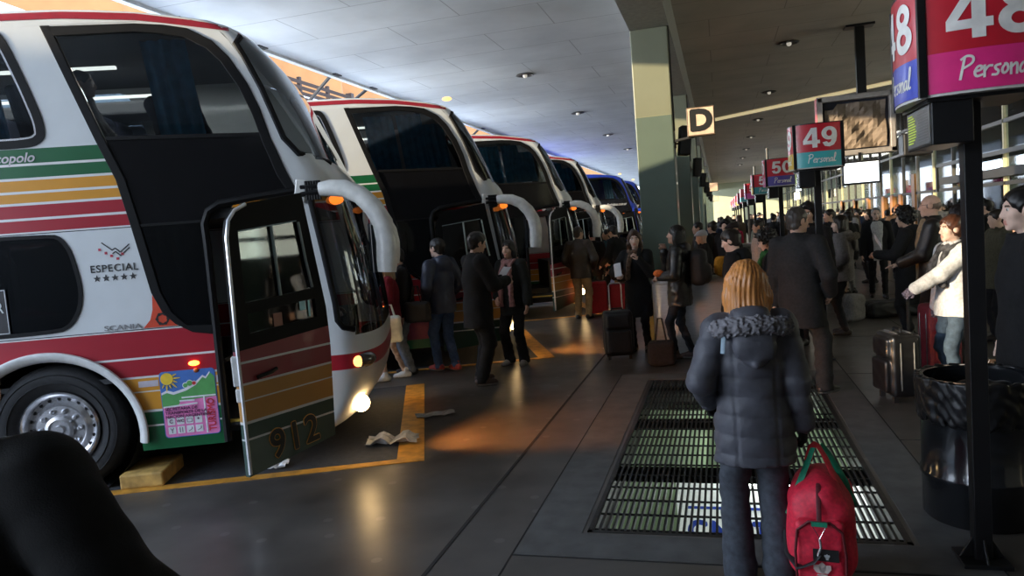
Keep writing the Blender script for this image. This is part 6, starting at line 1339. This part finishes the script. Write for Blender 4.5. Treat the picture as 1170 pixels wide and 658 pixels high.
# standing crowd between the pillars and the boards
MIDS = [('black-capped person by the far pillars, leftmost of the group behind the counter', -.42, 15.2, 100, 1.74, bk_l, 'short', blackh, None),
        ('dark-coated person second from the far pillars behind the counter', -.15, 15.9, 60, 1.72, bk_w, 'short', darkh, None),
        ('bushy-haired person in black behind the yellow plush bag', .12, 15.0, 150, 1.74, bk_w, 'curly', blackh, None),
        ('person in a yellow-brimmed woollen hat behind the yellow plush bag', .22, 13.2, 80, 1.70, bk_w, 'cap', mat('dark_wool_hat', (.03, .02, .02), .9), None),
        ('person in a red jacket in the middle distance under the number boards', .38, 19.7, 120, 1.66, cloth('crimson_jacket', (.40, .02, .06)), 'short', darkh, None),
        ('person in a sage grey jacket in the middle distance under the number boards', .98, 19.0, 20, 1.70, cloth('sage_jacket', (.24, .26, .21)), 'short', blackh, None),
        ('person in a pale hooded coat left of board 49', 0.70, 14.7, 100, 1.70, cloth('pale_hood_coat', (.36, .30, .27)), 'short', blackh, 'hood'),
        ('seated-looking person with a white bonnet low beside the nearest pillar', -.28, 12.6, 90, 1.62, bk_w, 'cap', mat('white_bonnet', (.45, .47, .52), .9), None),
        ('person in a dark red top further off, right of the grey parka', 2.2, 20.5, 30, 1.72, cloth('dark_red_top', (.12, .02, .02)), 'short', darkh, None),
        ('woman in black with fair face behind the man in the white shirt', 3.35, 18.8, 110, 1.72, bk_w, 'long', blackh, None),
        ('tall person in black turning right of the grey parka', 2.05, 15.4, 110, 1.80, bk_w, 'short', darkh, None),
        ('person in a blue jacket left of the white shirt, further off', 3.0, 22.0, 10, 1.72, cloth('blue_jacket', (.04, .07, .16)), 'short', darkh, None),
        ('person with rust-coloured hair behind the bald man', 4.1, 19.5, -20, 1.78, cloth('brown_jacket', (.05, .03, .02)), 'short', H('rust', (.14, .05, .02)), None),
        ('person in a red and blue jacket by the lit kiosk right of the black post', 5.3, 17.2, 100, 1.72, mat('red_blue_jacket', (.22, .03, .05), .8, var=.6, scale=5), 'short', darkh, None),
        ('dark figure right of the black post, walking by the kiosks', 4.4, 14.4, 60, 1.76, bk_w, 'short', blackh, None),
        ('person in a khaki coat seen beyond the black post', 3.3, 10.4, 100, 1.66, cloth('khaki_coat', (.08, .075, .05)), 'short', darkh, None)]
for lb, x, y, fa, h, m, stl, hm_, col in MIDS:
    person(lb, x, y, fa, h, .019, 0, random.choice('abc'), 0, (0, random.uniform(-12, 2), 0), jacket=J(m, hem=.72, bulk=.024, collar=col or 'stand'), hair=dict(style=stl, m=hm_))
# far crowd: a few figures built once, then copied
protos = []
def crowd(label, x, y, face, m, stl, hm_, h, grp): protos.append(person(label, x, y, face, h, .024, 0, random.choice('abc'), 0, (0, -6, 0), jacket=J(m, hem=.74, bulk=.026), hair=dict(style=stl, m=hm_), group=grp)['root'])
KINDS = [('traveller in a black coat in the distant crowd', bk_w, 'short', blackh), ('traveller in a grey coat in the distant crowd', cloth('crowd_grey', (.12, .12, .12)), 'short', darkh), ('traveller in a brown coat in the distant crowd', cloth('crowd_brown', (.09, .06, .04)), 'long', brownh), ('traveller in a pale coat in the distant crowd', cloth('crowd_pale', (.34, .32, .30)), 'short', darkh), ('traveller in a navy coat in the distant crowd', cloth('crowd_navy', (.02, .03, .06)), 'curly', blackh)]
rnd = random.Random(11); spots = []
while len(spots) < 46:
    y = rnd.uniform(21, 52); x = rnd.uniform(-.3, 5.9)
    if abs(x - 1.164) < .35 or any((x - a) ** 2 + (y - b) ** 2 < .55 for a, b in spots) or (x < .9 and y < 24) or (abs(x - 3.0) < .6 and abs(y - 22) < .7) or (abs(x - 5.3) < .6 and y > 51): continue
    spots.append((x, y))
for i, (x, y) in enumerate(spots):
    k = i % 5
    if i < 5: crowd(KINDS[k][0], x, y, rnd.uniform(0, 360), KINDS[k][1], KINDS[k][2], KINDS[k][3], 1.72, KINDS[k][0].replace('traveller', 'travellers'))
    else:
        c = dup(protos[k]); c.location = (x, y, 0); c.rotation_euler = (0, 0, rnd.uniform(0, 6.28)); s_ = rnd.uniform(.95, 1.06); c.scale = (s_, s_, s_)
# behind the coach windows
def in_bus(dx, dy, s, t, z): p = bayp(dx, dy, s, t); return p[0], p[1], z
def rider(label, dx, dy, s, t, face, m, hm_, skin='b', z=2.225, stl='short'):
    x, y, z = in_bus(dx, dy, s, t, z); person(label, x, y, face, 1.62, .016, 0, skin, 0, (0, 0, 0), L=(.16, .34, .72 + .2), R=(.16, .34, .72 + .2), feet=((-.10, .42, 0), (.10, .42, 0)), sit=.42, dz=z, jacket=J(m, hem=.86, bulk=.02), hair=dict(style=stl, m=hm_))
rider('passenger in a grey coat behind the upper side window of the nearest coach', 0, 0, .34, .42, -60, cloth('rider_grey', (.11, .10, .095)), darkh)
rider('passenger in a dark blue jacket by the curtain, upper deck of the nearest coach', 0, 0, 1.04, .50, -110, cloth('rider_navy', (.02, .025, .045)), blackh)
rider('passenger in a white shirt behind the upper side window of the third coach', .18, 9.56, 1.15, .5, -100, cloth('white_shirt', (.42, .42, .42)), blackh)
x, y, _ = in_bus(0, 0, 1.72, 1.25, 0); person('driver in a grey jacket behind the open door of the nearest coach', x, y, -67, 1.66, .014, 0, 'a', .05, (0, 0, 0), L=(.2, .4, 1.1), R=(.2, .4, 1.1), feet=((-.10, .36, 0), (.10, .36, 0)), sit=.42, dz=.56, jacket=J(cloth('driver_grey', (.20, .22, .23)), hem=.86, bulk=.03), hair=dict(style='short', m=H('sandy', (.16, .08, .04))))

# ---------------------------------------------------------------- things held
def paper(label, x, y, z, rx, ry, rz, w=.15, h=.21, name='paper_sheet'):
    vs = [(w * (u - .5), .012 * math.sin(u * 3) + .002 * d, h * (v_ - .5)) for d in (0, 1) for u in np.linspace(0, 1, 5) for v_ in (0, 1)]
    fs = [(i * 2, i * 2 + 2, i * 2 + 3, i * 2 + 1) for i in range(4)] + [(10 + i * 2 + 1, 10 + i * 2 + 3, 10 + i * 2 + 2, 10 + i * 2) for i in range(4)]
    o = obj(name, MB().add(vs, fs), mat('white_paper', (.72, .72, .74), .7, var=.05), smooth=True); o.location = (x, y, z); o.rotation_euler = tuple(math.radians(a) for a in (rx, ry, rz))
    return tag(o, label, 'paper')
paper('white sheets held by the man in the long black coat before the second coach', -2.66, 8.79, 1.30, -40, 0, -48, .22, .30)
paper('white paper in the lowered hand of the brown-haired woman with the phone', -1.40, 10.24, 1.20, 15, 12, 160, .11, .19)
paper('white papers held by the black-haired person left of the bald man', 2.03, 10.80, 1.32, -30, 50, 66, .14, .24)
paper('small white ticket in the hand of the red-coated woman', -4.52, 8.70, 1.02, 20, 30, 112, .09, .13)
o = obj('phone', MB().box((0, 0, 0), (.055, .012, .12)), mat('phone_black', (.015, .015, .016), .2), bevel=.004); o.location = (-1.09, 10.23, 1.43); o.rotation_euler = (-.3, .2, .1); tag(o, 'dark phone held up by the brown-haired woman in black', 'phone')
holdall('white plastic carrier bag hanging from the hand of the red-coated woman', 'carrier_bag', -4.10, 8.54, .55, 20, .13, .07, .17, mat('white_plastic', (.58, .58, .52), .4, var=.25, scale=8), .50)
holdall('tan shoulder bag at the hip of the red-coated woman', 'shoulder_bag', -4.48, 8.64, .62, 40, .10, .06, .15, cloth('tan_canvas', (.34, .25, .17)), .42)
holdall('large black handbag carried at the elbow beside the second coach', 'handbag', -3.92, 9.0, .74, 0, .18, .08, .14, BN, .50)
o = obj('knitted_glove', MB().ball((0, 0, 0), (.07, .06, .05), 12).ball((.05, 0, -.03), (.06, .045, .04), 12), mat('orange_knit', (.75, .17, .03), .9, var=.3, scale=30, bump=.4), smooth=True); o.location = (-.80, 9.70, 1.16); tag(o, 'bright orange knitted glove in the hand of the woman with the backpack', 'glove')

# ---------------------------------------------------------------- light, camera
W = bpy.data.worlds.new('sky'); S.world = W; W.use_nodes = True; nt = W.node_tree; bg = nt.nodes['Background']
tc = nt.nodes.new('ShaderNodeTexCoord'); sx = nt.nodes.new('ShaderNodeSeparateXYZ'); cr = nt.nodes.new('ShaderNodeValToRGB')
nt.links.new(tc.outputs['Generated'], sx.inputs[0]); nt.links.new(sx.outputs['Z'], cr.inputs[0])
cr.color_ramp.elements[0].position = .0; cr.color_ramp.elements[0].color = (.80, .86, .95, 1); cr.color_ramp.elements[1].position = .6; cr.color_ramp.elements[1].color = (.40, .58, .9, 1)
nt.links.new(cr.outputs[0], bg.inputs[0]); bg.inputs[1].default_value = 4.9
def lamp(name, kind, loc, energy, col=(1, 1, 1), **k):
    l = bpy.data.lights.new(name, kind); l.energy = energy; l.color = col
    for a, v in k.items(): setattr(l, a, v)
    o = bpy.data.objects.new(name, l); COL.objects.link(o); o.location = loc
    return o
def aim(o, tgt): o.rotation_euler = (Vector(tgt) - o.location).to_track_quat('-Z', 'Y').to_euler()
SUN_AZ = math.radians(34)      # travel direction, measured from +X towards +Y
sd = Vector((math.cos(SUN_AZ), math.sin(SUN_AZ), -math.tan(math.radians(8)))).normalized()
o = lamp('low_sun', 'SUN', (-30, -8, 8), 8.0, (1, .82, .55), angle=math.radians(.6)); o.rotation_euler = sd.to_track_quat('-Z', 'Y').to_euler()
# fill areas added for the glow of the shops, turned to brighten the hall ceiling
for y in (9, 15, 21, 28, 36, 46):
    o = lamp('shop_glow_fill', 'AREA', (7.6, y, 2.5), 110, (1, .90, .74), shape='RECTANGLE', size=3.0, size_y=1.6); o.rotation_euler = (PI / 2, 0, PI / 2)
for y in (40, 55, 70): o = lamp('far_hall_light', 'AREA', (3.5, y, 5.1), 130, (1, .95, .8), shape='RECTANGLE', size=3, size_y=4)
o = lamp('yard_bounce_fill', 'AREA', (-11., 38, 4.5), 5600, (.80, .90, 1), shape='RECTANGLE', size=.7, size_y=100); o.rotation_euler = (0, math.radians(-106), 0)  # added fill standing in for daylight bounced up to the canopy
o = lamp('passage_light', 'AREA', (.9, 8.0, -.6), 26, (.85, 1, .85), shape='RECTANGLE', size=1.6, size_y=.5); aim(o, (.9, 10.5, -1.6))
o = lamp('passage_light', 'AREA', (.62, 5.2, -.7), 16, (.92, 1, .95), shape='RECTANGLE', size=1.4, size_y=.3); aim(o, (.62, 7.2, -1.6))
for dx, dy in ((0, 0), (.18, 9.56)):
    o = lamp('saloon_light', 'AREA', bayp(dx, dy, -.2, 1.25, 3.70), 45, (1, .96, .9), shape='RECTANGLE', size=.3, size_y=3); o.rotation_euler = (0, 0, math.radians(22.5 - 90))
for dx, dy in ((0, 0), (.1, 4.65), (.18, 9.56)):
    p = bayp(dx, dy, 2.62, .12, .50); q = bayp(dx, dy, 4.2, .6, .0)
    o = lamp('headlight_beam', 'SPOT', p, 230, (1, .36, .07), spot_size=math.radians(75), spot_blend=.8, shadow_soft_size=.06); aim(o, q)
cam = bpy.data.cameras.new('camera'); co = bpy.data.objects.new('camera', cam); COL.objects.link(co); S.camera = co
cam.sensor_width = 36; cam.lens = 840 / 1170 * 36; cam.clip_end = 300; cam.clip_start = .05
CM = ((0.959726, -0.052569, -0.275974), (0.270322, -0.09467, 0.958104), (-0.076493, -0.99412, -0.076646))
co.matrix_world = Matrix.Translation((0, 0, 1.85)) @ Matrix(((CM[0][0], -CM[0][1], -CM[0][2]), (CM[1][0], -CM[1][1], -CM[1][2]), (CM[2][0], -CM[2][1], -CM[2][2]))).to_4x4()
S.view_settings.view_transform = 'Standard'; S.view_settings.look = 'None'; S.view_settings.gamma = 1; S.view_settings.use_curve_mapping = False
S.view_settings.exposure = .3
S.cycles.max_bounces = 8; S.cycles.transparent_max_bounces = 24; S.cycles.use_denoising = True; S.cycles.sample_clamp_indirect = 6
